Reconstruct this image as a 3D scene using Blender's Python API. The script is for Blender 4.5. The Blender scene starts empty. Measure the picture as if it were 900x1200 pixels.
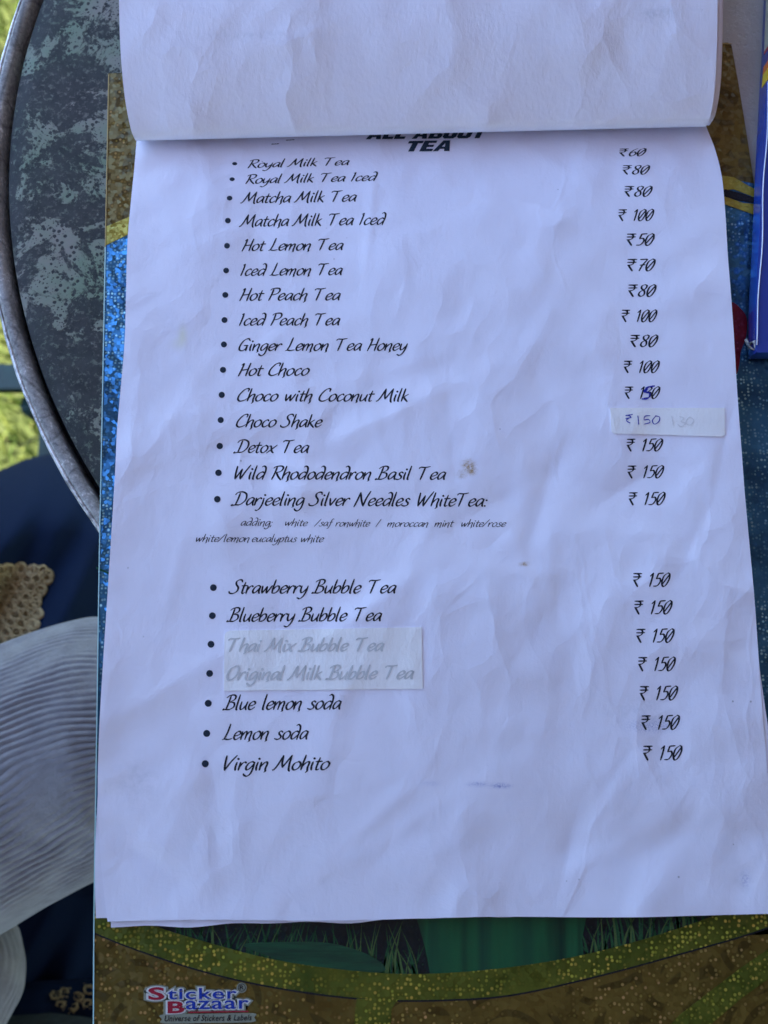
import bpy, math, random
import numpy as np
from mathutils import Vector

random.seed(7); rng = np.random.default_rng(11)
S = bpy.context.scene
COL = S.collection

# ------------------------------------------------------------------ camera, sky, sun, exposure
F = 1000.0                                   # focal length in pixels of a 900 x 1200 picture
TILT = math.radians(10.06)
CAM = np.array([0.0, -0.05, 0.2966])
cd = bpy.data.cameras.new('camera'); cam = bpy.data.objects.new('camera', cd); COL.objects.link(cam)
cam.location = CAM; cam.rotation_euler = (TILT, 0, 0)
cd.sensor_fit = 'VERTICAL'; cd.sensor_height = 36; cd.lens = 36 * F / 1200
cd.clip_start = 0.01; cd.clip_end = 2000
cd.dof.use_dof = True; cd.dof.focus_distance = 0.295; cd.dof.aperture_fstop = 10
S.camera = cam

SUN_EL, SUN_AZ = math.radians(68), math.radians(160)      # azimuth counter-clockwise from +x
sv = np.array([math.cos(SUN_EL) * math.cos(SUN_AZ), math.cos(SUN_EL) * math.sin(SUN_AZ), math.sin(SUN_EL)])
W = bpy.data.worlds.new('World'); S.world = W; W.use_nodes = True
wn = W.node_tree.nodes; wl = W.node_tree.links
bg = wn['Background']; sky = wn.new('ShaderNodeTexSky'); sky.sky_type = 'NISHITA'; sky.sun_disc = False
sky.sun_elevation = SUN_EL; sky.sun_rotation = math.pi / 2 - SUN_AZ; sky.altitude = 1500
sky.air_density = 1.0; sky.dust_density = .7; sky.ozone_density = 2.6
wl.new(sky.outputs[0], bg.inputs[0]); bg.inputs[1].default_value = 0.15
ld = bpy.data.lights.new('sun', 'SUN'); ld.energy = 3.2; ld.angle = math.radians(0.5); ld.color = (1, .95, .86)
sun = bpy.data.objects.new('sun', ld); COL.objects.link(sun)
sun.rotation_euler = Vector(sv).to_track_quat('Z', 'Y').to_euler(); sun.location = (-3, 1, 5)
S.view_settings.view_transform = 'Standard'; S.view_settings.look = 'None'
S.view_settings.exposure = 2.52; S.view_settings.gamma = 1; S.view_settings.use_curve_mapping = False
S.cycles.use_denoising = True

# ------------------------------------------------------------------ helpers
ct, st = math.cos(TILT), math.sin(TILT)
def P(px, py, z):
    """measured point of the photograph -> point of the place at height z"""
    px = np.asarray(px, float); py = np.asarray(py, float)
    dx = (px - 450) / F; dy = -(py - 600) / F; dz = -1.0
    wy = dy * ct - dz * st; wz = dy * st + dz * ct
    t = (z - CAM[2]) / wz
    return np.stack([CAM[0] + dx * t, CAM[1] + wy * t, CAM[2] + wz * t], -1)

def proj(x, y, z):
    rx, ry, rz = x - CAM[0], y - CAM[1], z - CAM[2]
    cy = ry * ct + rz * st; cz = -ry * st + rz * ct
    return 450 + F * rx / -cz, 600 - F * cy / -cz

def mesh_obj(name, verts, faces, mat=None, parent=None, smooth=False, uv=None):
    verts = np.asarray(verts, float)
    if parent is not None: verts = verts - ORI[parent.name]
    me = bpy.data.meshes.new(name); me.from_pydata(verts.tolist(), [], [list(map(int, f)) for f in faces])
    me.update()
    if smooth: me.polygons.foreach_set('use_smooth', [True] * len(me.polygons))
    o = bpy.data.objects.new(name, me); COL.objects.link(o)
    ORI[o.name] = ORI[parent.name] if parent is not None else np.zeros(3)
    if parent is not None: o.parent = parent
    if mat: me.materials.append(mat)
    return o
ORI = {}
def tag(o, label=None, cat=None, group=None, kind=None):
    if label: o['label'] = label
    if cat: o['category'] = cat
    if group: o['group'] = group
    if kind: o['kind'] = kind
    return o
def thing(name, loc, label, cat, group=None):
    o = bpy.data.objects.new(name, None); COL.objects.link(o); o.location = loc; o.empty_display_size = .02
    ORI[o.name] = np.array(loc, float)
    return tag(o, label, cat, group)

def catmull(pts, n=8, closed=False):
    p = np.asarray(pts, float)
    if len(p) == 2: return np.array([p[0] + (p[1] - p[0]) * t for t in np.linspace(0, 1, n + 1)])
    if closed: q = np.vstack([p[-1], p, p[0], p[1]])
    else: q = np.vstack([2 * p[0] - p[1], p, 2 * p[-1] - p[-2]])
    out = []
    for i in range(1, len(q) - 2):
        a, b, c, d = q[i - 1], q[i], q[i + 1], q[i + 2]
        for t in np.arange(n) / n:
            out.append(.5 * (2 * b + (c - a) * t + (2 * a - 5 * b + 4 * c - d) * t * t + (3 * b - a - 3 * c + d) * t ** 3))
    if not closed: out.append(q[-2])
    return np.array(out)

def grid_faces(nr, nc):
    i = np.arange(nr - 1)[:, None] * nc + np.arange(nc - 1)[None]
    return np.stack([i, i + 1, i + nc + 1, i + nc], -1).reshape(-1, 4)

def prism(name, outline_xy, z0, z1, mat, parent, smooth=False):
    n = len(outline_xy); a = np.asarray(outline_xy)[:, :2]
    v = np.vstack([np.c_[a, np.full(n, z0)], np.c_[a, np.full(n, z1)]])
    area = .5 * np.sum(a[:, 0] * np.roll(a[:, 1], -1) - np.roll(a[:, 0], -1) * a[:, 1])
    f = [list(range(n, 2 * n)), list(range(n - 1, -1, -1))] + [[i, (i + 1) % n, n + (i + 1) % n, n + i] for i in range(n)]
    if area < 0: f = [x[::-1] for x in f]
    return mesh_obj(name, v, f, mat, parent, smooth)

def tube(points, radii, seg=16, close=True):
    p = np.asarray(points, float); r = np.broadcast_to(np.asarray(radii, float), (len(p),))
    t = np.gradient(p, axis=0); t /= np.linalg.norm(t, axis=1)[:, None]
    ref = np.array([0, 0, 1.]) if abs(t[0][2]) < .9 else np.array([1., 0, 0])
    V = []
    for k in range(len(p)):
        u = np.cross(t[k], ref); u /= np.linalg.norm(u); w = np.cross(t[k], u); ref = -np.cross(t[k], np.cross(ref, t[k])) * -1
        a = np.linspace(0, 2 * np.pi, seg, endpoint=False)
        V.append(p[k] + r[k] * (np.cos(a)[:, None] * u + np.sin(a)[:, None] * w))
    V = np.vstack(V); Fc = []
    for k in range(len(p) - 1):
        for s in range(seg):
            a = k * seg + s; b = k * seg + (s + 1) % seg
            Fc.append([a, b, b + seg, a + seg])
    if close:
        Fc.append(list(range(seg))[::-1]); Fc.append([(len(p) - 1) * seg + s for s in range(seg)])
    return V, Fc

def join(parts):
    V, Fc, o = [], [], 0
    for v, f in parts:
        V.append(np.asarray(v)); Fc += [[i + o for i in q] for q in f]; o += len(v)
    return np.vstack(V), Fc

def box(c, s):
    c = np.array(c); s = np.array(s) / 2
    v = [c + s * np.array(k) for k in [(-1,-1,-1),(1,-1,-1),(1,1,-1),(-1,1,-1),(-1,-1,1),(1,-1,1),(1,1,1),(-1,1,1)]]
    return np.array(v), [[0,3,2,1],[4,5,6,7],[0,1,5,4],[1,2,6,5],[2,3,7,6],[3,0,4,7]]

# ------------------------------------------------------------------ materials
class NT:
    def __init__(s, name, rough=.6, metal=0., color=(.5, .5, .5)):
        s.m = bpy.data.materials.new(name); s.m.use_nodes = True
        s.n = s.m.node_tree.nodes; s.l = s.m.node_tree.links; s.b = s.n['Principled BSDF']
        s.b.inputs['Roughness'].default_value = rough; s.b.inputs['Metallic'].default_value = metal
        s.b.inputs['Base Color'].default_value = (*color, 1)
        s.tc = s.n.new('ShaderNodeTexCoord')
    def noise(s, scale, detail=4, rough=.55, dist=0., vec=None, stretch=None):
        t = s.n.new('ShaderNodeTexNoise'); t.inputs['Scale'].default_value = scale; t.inputs['Detail'].default_value = detail
        t.inputs['Roughness'].default_value = rough; t.inputs['Distortion'].default_value = dist
        s.l.new(s.vec(vec, stretch), t.inputs['Vector']); return t.outputs['Fac']
    def vec(s, v=None, stretch=None):
        v = v or s.tc.outputs['Object']
        if stretch:
            mp = s.n.new('ShaderNodeMapping'); mp.inputs['Scale'].default_value = stretch[:3]
            if len(stretch) > 3: mp.inputs['Rotation'].default_value = (0, 0, stretch[3])
            s.l.new(v, mp.inputs['Vector']); v = mp.outputs[0]
        return v
    def vor(s, scale, feature='F1', rnd=1., vec=None, stretch=None):
        t = s.n.new('ShaderNodeTexVoronoi'); t.feature = feature; t.inputs['Scale'].default_value = scale
        t.inputs['Randomness'].default_value = rnd; s.l.new(s.vec(vec, stretch), t.inputs['Vector']); return t
    def ramp(s, fac, stops, interp='LINEAR'):
        r = s.n.new('ShaderNodeValToRGB'); r.color_ramp.interpolation = interp
        e = r.color_ramp.elements
        while len(e) < len(stops): e.new(.5)
        for k, (p, c) in enumerate(stops):
            e[k].position = p; e[k].color = (*c, 1) if hasattr(c, '__len__') else (c, c, c, 1)
        s.l.new(fac, r.inputs[0]); return r.outputs[0]
    def mix(s, fac, a, b, mode='MIX'):
        m = s.n.new('ShaderNodeMix'); m.data_type = 'RGBA'; m.blend_type = mode
        for k, v in ((0, fac), (6, a), (7, b)):
            if hasattr(v, 'default_value'): s.l.new(v, m.inputs[k])
            elif hasattr(v, '__len__'): m.inputs[k].default_value = (*v, 1)
            else: m.inputs[k].default_value = v
        return m.outputs[2]
    def math(s, op, a, b=0., c=None):
        m = s.n.new('ShaderNodeMath'); m.operation = op
        for k, v in ((0, a), (1, b), (2, c)):
            if v is None: continue
            if hasattr(v, 'default_value'): s.l.new(v, m.inputs[k])
            else: m.inputs[k].default_value = v
        return m.outputs[0]
    def attr(s, name):
        a = s.n.new('ShaderNodeAttribute'); a.attribute_name = name; return a.outputs['Fac']
    def color(s, c): s.l.new(c, s.b.inputs['Base Color']); return s
    def rough(s, c): s.l.new(c, s.b.inputs['Roughness']); return s
    def bump(s, h, strength=.3, dist=.001):
        b = s.n.new('ShaderNodeBump'); b.inputs['Strength'].default_value = strength; b.inputs['Distance'].default_value = dist
        s.l.new(h, b.inputs['Height']); s.l.new(b.outputs[0], s.b.inputs['Normal']); return s

def paper_mat(name, base, stains=False, fibre=1.0):
    t = NT(name, .8); t.b.inputs['Specular IOR Level'].default_value = .25
    c = t.mix(t.ramp(t.noise(40, 4), [(.35, 0), (.7, 1)]), base, tuple(x * .965 for x in base))
    if stains:
        n = t.noise(900, 3, .7); n2 = t.noise(2500, 2, .8)
        br = t.math('MULTIPLY', t.attr('stain_brown'), t.ramp(n, [(.35, .15), (.65, 1)]))
        c = t.mix(br, c, (.36, .22, .07))
        ye = t.attr('stain_yellow'); c = t.mix(ye, c, (.70, .68, .42))
        bl = t.math('MULTIPLY', t.attr('stain_blue'), t.ramp(n2, [(.42, 0), (.62, 1)]))
        c = t.mix(bl, c, (.16, .2, .5))
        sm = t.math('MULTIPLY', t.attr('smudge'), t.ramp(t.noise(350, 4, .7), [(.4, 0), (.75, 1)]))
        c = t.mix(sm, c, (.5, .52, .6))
        dots = t.vor(130).outputs['Distance']
        dt = t.math('MULTIPLY', t.ramp(dots, [(0, 1), (.035, 1), (.05, 0)]), t.ramp(t.noise(25, 1), [(.6, 0), (.64, 1)]))
        c = t.mix(t.math('MULTIPLY', dt, .55), c, (.2, .2, .22))
    t.color(c)
    h = t.math('ADD', t.math('MULTIPLY', t.noise(900, 3, .6, stretch=(1, .35, 1)), .5 * fibre), t.math('MULTIPLY', t.noise(110, 5, .6, .6), 2.2))
    # soft crumple facets
    wv_ = t.n.new('ShaderNodeVectorMath'); wv_.operation = 'MULTIPLY_ADD'; nz = t.n.new('ShaderNodeTexNoise'); nz.inputs['Scale'].default_value = 22; nz.inputs['Detail'].default_value = 3
    t.l.new(t.tc.outputs['Object'], nz.inputs['Vector']); t.l.new(nz.outputs['Color'], wv_.inputs[0]); wv_.inputs[1].default_value = (.03, .03, 0); t.l.new(t.tc.outputs['Object'], wv_.inputs[2])
    de = t.vor(21, 'DISTANCE_TO_EDGE', 1., vec=wv_.outputs[0], stretch=(1, .5, 1, .35)).outputs['Distance']
    kink = t.math('MULTIPLY', t.ramp(de, [(0, 1), (.022, 0)]), t.ramp(t.noise(24, 2), [(.52, 0), (.60, 1)]))
    f1 = t.vor(36, 'F1', 1., vec=wv_.outputs[0], stretch=(1, .55, 1, .5)).outputs['Distance']; f2 = t.vor(85, 'F1', 1., vec=wv_.outputs[0], stretch=(1, .7, 1, -.7)).outputs['Distance']
    msk = t.ramp(t.noise(17, 2), [(.4, .15), (.62, 1)])
    hh = t.math('MULTIPLY', t.math('ADD', t.math('MULTIPLY', f1, 1.), t.math('MULTIPLY', f2, .35)), msk)
    hh = t.math('ADD', hh, t.math('MULTIPLY', kink, .03))
    b1 = t.n.new('ShaderNodeBump'); b1.inputs['Strength'].default_value = 1; b1.inputs['Distance'].default_value = .0020; t.l.new(hh, b1.inputs['Height'])
    b2 = t.n.new('ShaderNodeBump'); b2.inputs['Strength'].default_value = .45; b2.inputs['Distance'].default_value = .00028; t.l.new(h, b2.inputs['Height'])
    t.l.new(b1.outputs[0], b2.inputs['Normal']); t.l.new(b2.outputs[0], t.b.inputs['Normal']); return t.m

PB = (.82, .81, .92)
M_paper = paper_mat('paper_white', PB, True)
M_paper_back = paper_mat('paper_back', (.81, .80, .90), True, 2.2)
M_under = paper_mat('paper_under', (.79, .78, .88))
M_sticker = paper_mat('sticker_paper', (.88, .87, .86), False, 2.0)
def ink(name, c, r=.55):
    t = NT(name, r, 0, c); t.b.inputs['Specular IOR Level'].default_value = .12
    t.color(t.mix(t.ramp(t.noise(2200, 2), [(.3, 0), (.75, .5)]), c, tuple(min(1, x + .05) for x in c))); return t.m
M_ink = ink('black_ink', (.012, .014, .022)); M_head = ink('heading_ink', (.012, .028, .05))
M_bul = ink('bullet_ink', (.012, .022, .04)); M_pen = ink('blue_pen_ink', (.015, .025, .34), .4)
M_ghost = ink('show_through_ink', (.56, .57, .57), .8); M_pencil = ink('faded_ink', (.74, .735, .73), .8)
M_back_ghost = ink('reverse_ink', (.72, .73, .77), .8); M_small = ink('thin_ink', (.02, .022, .035))

def glitter(name, base, base2, dots, amount=.5, scale=780, metal=.45, rough=.33, pat=None):
    t = NT(name, rough, metal)
    b = t.mix(t.ramp(t.noise(60, 5, .6), [(.35, 0), (.65, 1)]), base, base2)
    if pat == 'damask':
        w = t.n.new('ShaderNodeTexWave'); w.wave_type = 'RINGS'; w.rings_direction = 'SPHERICAL'
        w.inputs['Scale'].default_value = 38; w.inputs['Distortion'].default_value = 6; w.inputs['Detail'].default_value = 1.2
        w.inputs['Detail Scale'].default_value = 1.6
        v = t.vor(42, 'F1', .85)
        t.l.new(v.outputs['Distance'], w.inputs['Phase Offset']); t.l.new(t.vec(), w.inputs['Vector'])
        r2 = t.ramp(t.math('SINE', t.math('MULTIPLY', v.outputs['Distance'], 26)), [(.3, 0), (.5, 1)])
        k = t.math('MULTIPLY', r2, t.ramp(w.outputs['Fac'], [(.35, 0), (.6, 1)]))
        b = t.mix(t.math('MULTIPLY', k, .6), b, tuple(x * .38 for x in base))
    v = t.vor(scale, 'F1', .75)
    hue = t.n.new('ShaderNodeSeparateColor'); t.l.new(v.outputs['Color'], hue.inputs[0])
    m = t.math('MULTIPLY', t.ramp(v.outputs['Distance'], [(.25, 1), (.42, 0)]),
               t.ramp(hue.outputs[0], [(max(0, 1 - amount - .15), 0), (min(.99, 1 - amount + .15), 1)]))
    m = t.math('MULTIPLY', m, t.ramp(t.noise(22, 4, .6), [(.40, .06), (.58, 1)]))
    dc = t.mix(hue.outputs[1], dots[0], dots[1])
    t.color(t.mix(m, b, dc))
    # each flake lies at its own small angle
    nm = t.n.new('ShaderNodeVectorMath'); nm.operation = 'MULTIPLY_ADD'
    s2 = t.n.new('ShaderNodeVectorMath'); s2.operation = 'SUBTRACT'; s2.inputs[1].default_value = (.5, .5, .5)
    t.l.new(v.outputs['Color'], s2.inputs[0]); t.l.new(s2.outputs[0], nm.inputs[0]); nm.inputs[1].default_value = (.35, .35, 0)
    g = t.n.new('ShaderNodeNewGeometry'); t.l.new(g.outputs['Normal'], nm.inputs[2])
    no = t.n.new('ShaderNodeVectorMath'); no.operation = 'NORMALIZE'; t.l.new(nm.outputs[0], no.inputs[0])
    t.l.new(no.outputs[0], t.b.inputs['Normal'])
    return t.m
M_blue = glitter('blue_glitter_film', (.022, .095, .20), (.06, .24, .46), ((.2, .6, .9), (.5, .9, .9)), .55, 800, .78, .3)
M_gold = glitter('brown_gold_film', (.11, .075, .013), (.165, .115, .022), ((.42, .36, .08), (.6, .36, .14)), .3, 700, .45, .36, 'damask')
M_band = glitter('green_gold_film', (.065, .09, .010), (.13, .15, .018), ((.55, .66, .08), (.8, .55, .10)), .55, 700, .45)
M_yband = glitter('yellow_gold_film', (.32, .27, .04), (.45, .36, .05), ((.75, .65, .15), (.6, .5, .1)), .5, 900, .4)
M_red = glitter('red_film', (.22, .008, .03), (.13, .004, .02), ((.5, .05, .1), (.4, .04, .08)), .25, 900)
M_dgreen = glitter('dark_green_print', (.002, .008, .012), (.003, .014, .016), ((.02, .07, .05), (.03, .08, .03)), .15, 900, .2)
t = NT('green_drape_print', .35, .2)
t.color(t.ramp(t.noise(30, 3, .5, .3, stretch=(3, .25, 1)), [(.35, (.001, .018, .016)), (.52, (.010, .105, .040)), (.7, (.003, .045, .030))]))
t.bump(t.noise(1500, 2), .3, .0002); M_drape = t.m
t = NT('leaf_print', .4); t.color(t.ramp(t.noise(60, 6, .7, stretch=(.5, 5, 1, .15)), [(.35, (.002, .022, .014)), (.65, (.010, .085, .035))])); M_leaf = t.m; M_blade = ink('grass_print', (.016, .075, .025), .4)
M_blade2 = ink('light_grass_print', (.06, .11, .03), .4); M_dline = ink('green_line_print', (.0, .06, .03), .4)
t = NT('board_core', .6, 0, (.20, .14, .08)); M_core = t.m
t = NT('board_edge_film', .25, 0, (.45, .72, .70)); M_edge = t.m
t = NT('board_edge_film_gold', .3, 0, (.50, .36, .12)); M_edge2 = t.m
M_lred = ink('logo_red', (.30, .012, .03), .35); M_lblue = ink('logo_blue', (.010, .035, .28), .35)
M_lwhite = ink('logo_halo', (.24, .25, .18), .5); M_lwhite2 = ink('logo_inner_halo', (.62, .62, .58), .5); M_lblack = ink('logo_black', (.008, .008, .012), .4)

# mottled worn table top
t = NT('mottled_green_top', .55)
base = t.mix(t.ramp(t.noise(38, 5, .6), [(.38, 0), (.62, 1)]), (.18, .245, .165), (.26, .245, .21))
patch = t.ramp(t.math('ADD', t.math('MULTIPLY', t.noise(58, 9, .72, .5), .85), t.math('MULTIPLY', t.attr('edge_wear'), .09)), [(.455, 0), (.475, 1)])
sp = t.vor(430, 'F1', 1.0, vec=None)
spm = t.math('MULTIPLY', t.ramp(t.math('ADD', sp.outputs['Distance'], t.math('MULTIPLY', t.noise(700, 2), .3)), [(.42, 1), (.48, 0)]),
             t.ramp(t.noise(45, 5, .65), [(.37, 0), (.43, 1)]))
sp2 = t.math('MULTIPLY', t.ramp(t.vor(900).outputs['Distance'], [(.2, 1), (.3, 0)]), t.ramp(t.noise(90, 3), [(.45, 0), (.52, 1)]))
flk = t.ramp(t.noise(420, 5, .75), [(.53, 1), (.62, .5)])
patch = t.math('MULTIPLY', patch, flk)
dark = t.math('MAXIMUM', t.math('MAXIMUM', patch, spm), sp2)
dcol = t.mix(t.ramp(t.noise(120, 6, .7), [(.3, 0), (.75, 1)]), (.012, .014, .018), (.055, .056, .058))
fade = t.ramp(t.attr('worn_grey'), [(0, 0), (1, 1)])
c = t.mix(t.math('MULTIPLY', dark, .93), base, dcol)
scr = t.ramp(t.noise(60, 9, .8, 1.5, stretch=(1, 3.5, 1)), [(.655, 0), (.675, 1)])
grey = t.mix(t.math('MULTIPLY', scr, .85), t.mix(t.noise(70, 6, .7), (.42, .40, .40), (.62, .59, .58)), (.02, .02, .026))
c = t.mix(fade, c, grey)
c = t.mix(t.ramp(t.noise(800, 4, .8), [(.62, 0), (.8, .4)]), c, (.35, .36, .38))
t.color(c); t.rough(t.ramp(dark, [(0, .5), (1, .68)]))
t.bump(t.math('ADD', t.math('MULTIPLY', dark, -.6), t.math('MULTIPLY', t.noise(600, 5, .7), 1.)), .5, .0004); t.b.inputs['Specular IOR Level'].default_value = .2; M_top = t.m
# worn grey rim
t = NT('worn_grey_rim', .6, 0)
n1 = t.math('ADD', t.math('MULTIPLY', t.noise(620, 8, .75), .6), t.math('MULTIPLY', t.noise(90, 5, .7), .4))
c = t.ramp(n1, [(.34, (.06, .06, .06)), (.44, (.27, .27, .26)), (.54, (.42, .42, .40)), (.62, (.8, .8, .78))])
cr = t.ramp(t.vor(45, 'DISTANCE_TO_EDGE').outputs['Distance'], [(0, 1), (.03, 0)])
c = t.mix(t.math('MULTIPLY', cr, .5), c, (.03, .03, .03))
t.color(c); t.bump(t.noise(650, 8, .8), .8, .0004); M_rim = t.m
t = NT('worn_highlit_edge', .35, .3); t.color(t.ramp(t.noise(110, 7, .75), [(.42, (.25, .25, .25)), (.55, (.85, .86, .85))])); M_lip = t.m  # near-white patches paint a bright highlight onto the worn outer edge
t = NT('dark_groove', .9, 0, (.004, .005, .007)); M_groove = t.m
t = NT('iron', .55, .6); t.color(t.ramp(t.noise(60, 5), [(.3, (.03, .03, .03)), (.7, (.08, .075, .07))])); M_iron = t.m

t = NT('navy_cloth', .9); t.b.inputs['Specular IOR Level'].default_value = .08; wv = t.noise(2600, 2)
t.color(t.mix(wv, (.0045, .010, .028), (.010, .021, .050))); t.bump(wv, .25, .0002)
M_navy = t.m
t = NT('dark_jacket_cloth', .9, 0, (.02, .022, .028)); M_jacket = t.m
t = NT('dark_cloth', .9); t.color(t.ramp(t.noise(300, 5, .7), [(.3, (.012, .018, .018)), (.7, (.03, .04, .038))])); M_darkcloth = t.m
t = NT('white_ribbed_knit', .9); t.color(t.ramp(t.noise(120, 5), [(.3, (.23, .225, .24)), (.7, (.32, .315, .33))]))
t.bump(t.math('ADD', t.noise(1700, 4, .8), t.math('MULTIPLY', t.noise(220, 4, .6), 2.)), .8, .0006); t.b.inputs['Specular IOR Level'].default_value = .1; t.b.inputs['Sheen Weight'].default_value = .2; M_rib = t.m
t = NT('gold_lace_thread', .55, .3); t.color(t.ramp(t.noise(900, 3), [(.35, (.26, .18, .08)), (.7, (.58, .43, .21))])); t.bump(t.noise(2200, 2), .8, .0004); M_lace = t.m
t = NT('lace_net_shade', .9, 0, (.035, .032, .028)); M_net = t.m
t = NT('skin', .55); t.color(t.mix(t.noise(90, 4), (.42, .24, .16), (.50, .30, .21))); t.b.inputs['Subsurface Weight'].default_value = .05; M_skin = t.m
t = NT('dark_hair', .5, 0, (.02, .014, .01)); M_hair = t.m
t = NT('green_paint', .38); t.color(t.ramp(t.noise(90, 5), [(.3, (.012, .05, .045)), (.75, (.022, .085, .072))])); M_chair = t.m

t = NT('lawn_soil', .95); g1 = t.noise(7, 6, .7)
t.color(t.ramp(g1, [(.3, (.05, .065, .018)), (.5, (.085, .11, .022)), (.68, (.13, .12, .05))])); t.bump(t.noise(40, 6), .6, .02); M_soil = t.m
t = NT('grass_blade', .6); inf = t.n.new('ShaderNodeNewGeometry')
rc = t.ramp(inf.outputs['Random Per Island'], [(0, (.08, .14, .018)), (.4, (.16, .22, .03)), (.75, (.26, .29, .06)), (1, (.32, .27, .13))])
t.color(rc); t.b.inputs['Specular IOR Level'].default_value = .3; M_blades = t.m

# ------------------------------------------------------------------ ground and grass
GZ = -0.75
g = mesh_obj('ground', [(-600, -600, GZ), (600, -600, GZ), (600, 600, GZ), (-600, 600, GZ)], [(0, 1, 2, 3)], M_soil); tag(g, kind='structure')
N = 60000
bx = rng.uniform(-1.9, .7, N); by = rng.uniform(-1.0, 1.4, N)
clump = np.sin(bx * 23 + np.sin(by * 17) * 2) * np.sin(by * 19 + bx * 7)
bh = (.025 + .03 * rng.random(N)) * (1 + .45 * clump); th = rng.uniform(0, 2 * np.pi, N); ln = rng.uniform(.1, .9, N) * bh; bw = rng.uniform(.0012, .0026, N)
la = rng.uniform(0, 2 * np.pi, N)
b0 = np.stack([bx - np.cos(th) * bw, by - np.sin(th) * bw, np.full(N, GZ - .002)], -1)
b1 = np.stack([bx + np.cos(th) * bw, by + np.sin(th) * bw, np.full(N, GZ - .002)], -1)
mx = bx + np.cos(la) * ln * .35; my = by + np.sin(la) * ln * .35
b2 = np.stack([mx + np.cos(th) * bw * .8, my + np.sin(th) * bw * .8, GZ + bh * .6], -1)
b3 = np.stack([mx - np.cos(th) * bw * .8, my - np.sin(th) * bw * .8, GZ + bh * .6], -1)
b4 = np.stack([bx + np.cos(la) * ln, by + np.sin(la) * ln, GZ + bh], -1)
V = np.stack([b0, b1, b2, b3, b4], 1).reshape(-1, 3); i = np.arange(N)[:, None] * 5
Fq = np.concatenate([i + np.array([[0, 1, 2, 3]])]); Ft = i + np.array([[3, 2, 4]])
me = bpy.data.meshes.new('grass'); me.from_pydata(V.tolist(), [], Fq.tolist() + Ft.tolist()); me.materials.append(M_blades)
go = bpy.data.objects.new('grass', me); COL.objects.link(go); tag(go, 'sunlit yellow-green lawn grass on the ground left of the table', 'grass', kind='stuff')

# ------------------------------------------------------------------ unseen canvas added above the table to shade it and tint the light
zs = 2.2; off = sv * (zs / sv[2])
out = [(-.158, 2.2), (-.158, .42), (-.69, .36), (-.69, .06), (-1.3, -1.0), (-1.4, -1.9), (2.4, -1.9), (2.4, 2.2)]  # outline shaped so the shadow covers the table and spares the lawn
t = NT('added_shade_canvas', .9); sc_ = t.mix(t.noise(8, 4), (.50, .28, .38), (.56, .32, .42)); t.color(sc_); M_added_shade = t.m
tr_ = t.n.new('ShaderNodeBsdfTranslucent'); t.l.new(sc_, tr_.inputs[0]); ms_ = t.n.new('ShaderNodeMixShader'); ms_.inputs[0].default_value = .10
t.l.new(t.b.outputs[0], ms_.inputs[1]); t.l.new(tr_.outputs[0], ms_.inputs[2]); t.l.new(ms_.outputs[0], t.n['Material Output'].inputs[0])
sail = thing('added_shade', (out[1][0] + off[0], out[1][1] + off[1], zs), 'unseen pale rose canvas on poles, added over the table to shade it', 'added shade canvas')
sp_ = [(x + off[0], y + off[1]) for x, y in out]
cv = prism('canvas', sp_, zs - .002, zs + .002, M_added_shade, sail)
xr = max(q[0] for q in sp_); xm = min(q[0] for q in sp_)
ylo = min(q[1] for q in sp_)
def added_shade_drop(x, y):  # added canvas droops at the right and front to cut more light
    d = -1.7 if x > xr - .5 else 0
    return d - (.55 if x > xr - .5 else 1.1) if y < ylo + .3 else d
for vt in cv.data.vertices:
    vt.co.z += added_shade_drop(vt.co.x + out[1][0] + off[0], vt.co.y + out[1][1] + off[1])
for k in (0, 5, 6, 7):
    x, y = sp_[k]; v, f = tube([(x, y, GZ), (x, y, zs - .004 + added_shade_drop(x, y))], .03, 12); mesh_obj('pole', v, f, M_iron, sail, True)

# ------------------------------------------------------------------ table
# circle through three measured points of the groove
a, b, c = [P(x, y, 0.0)[:2] for x, y in ((43, 0), (3.5, 217), (115, 580))]
A = 2 * np.array([b - a, c - a]); B = np.array([b @ b - a @ a, c @ c - a @ a]); cen = np.linalg.solve(A, B)
R0 = np.linalg.norm(a - cen); print('table centre', cen, 'R', R0)
tab = thing('round_table', (cen[0], cen[1], GZ), 'round table with worn mottled green and black top and grey metal rim', 'table')
def ring_profile(name, prof, mat, nseg=220, smooth=True, noise=0.):
    V = []; aa = np.linspace(0, 2 * np.pi, nseg, endpoint=False)
    for r, z in prof:
        jit = noise * (np.sin(aa * 37 + r * 900) + np.sin(aa * 71 + 1.3) + .7 * np.sin(aa * 131 + z * 800)) / 2
        V.append(np.stack([cen[0] + (r + jit) * np.cos(aa), cen[1] + (r + jit) * np.sin(aa), np.full(nseg, z) + jit * .5], -1))
    n = len(prof); V = np.vstack(V); Fc = []
    for k in range(n):
        k2 = (k + 1) % n
        for s in range(nseg):
            s2 = (s + 1) % nseg; Fc.append([k * nseg + s, k * nseg + s2, k2 * nseg + s2, k2 * nseg + s])
    return mesh_obj(name, V, Fc, mat, tab, smooth)
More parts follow.
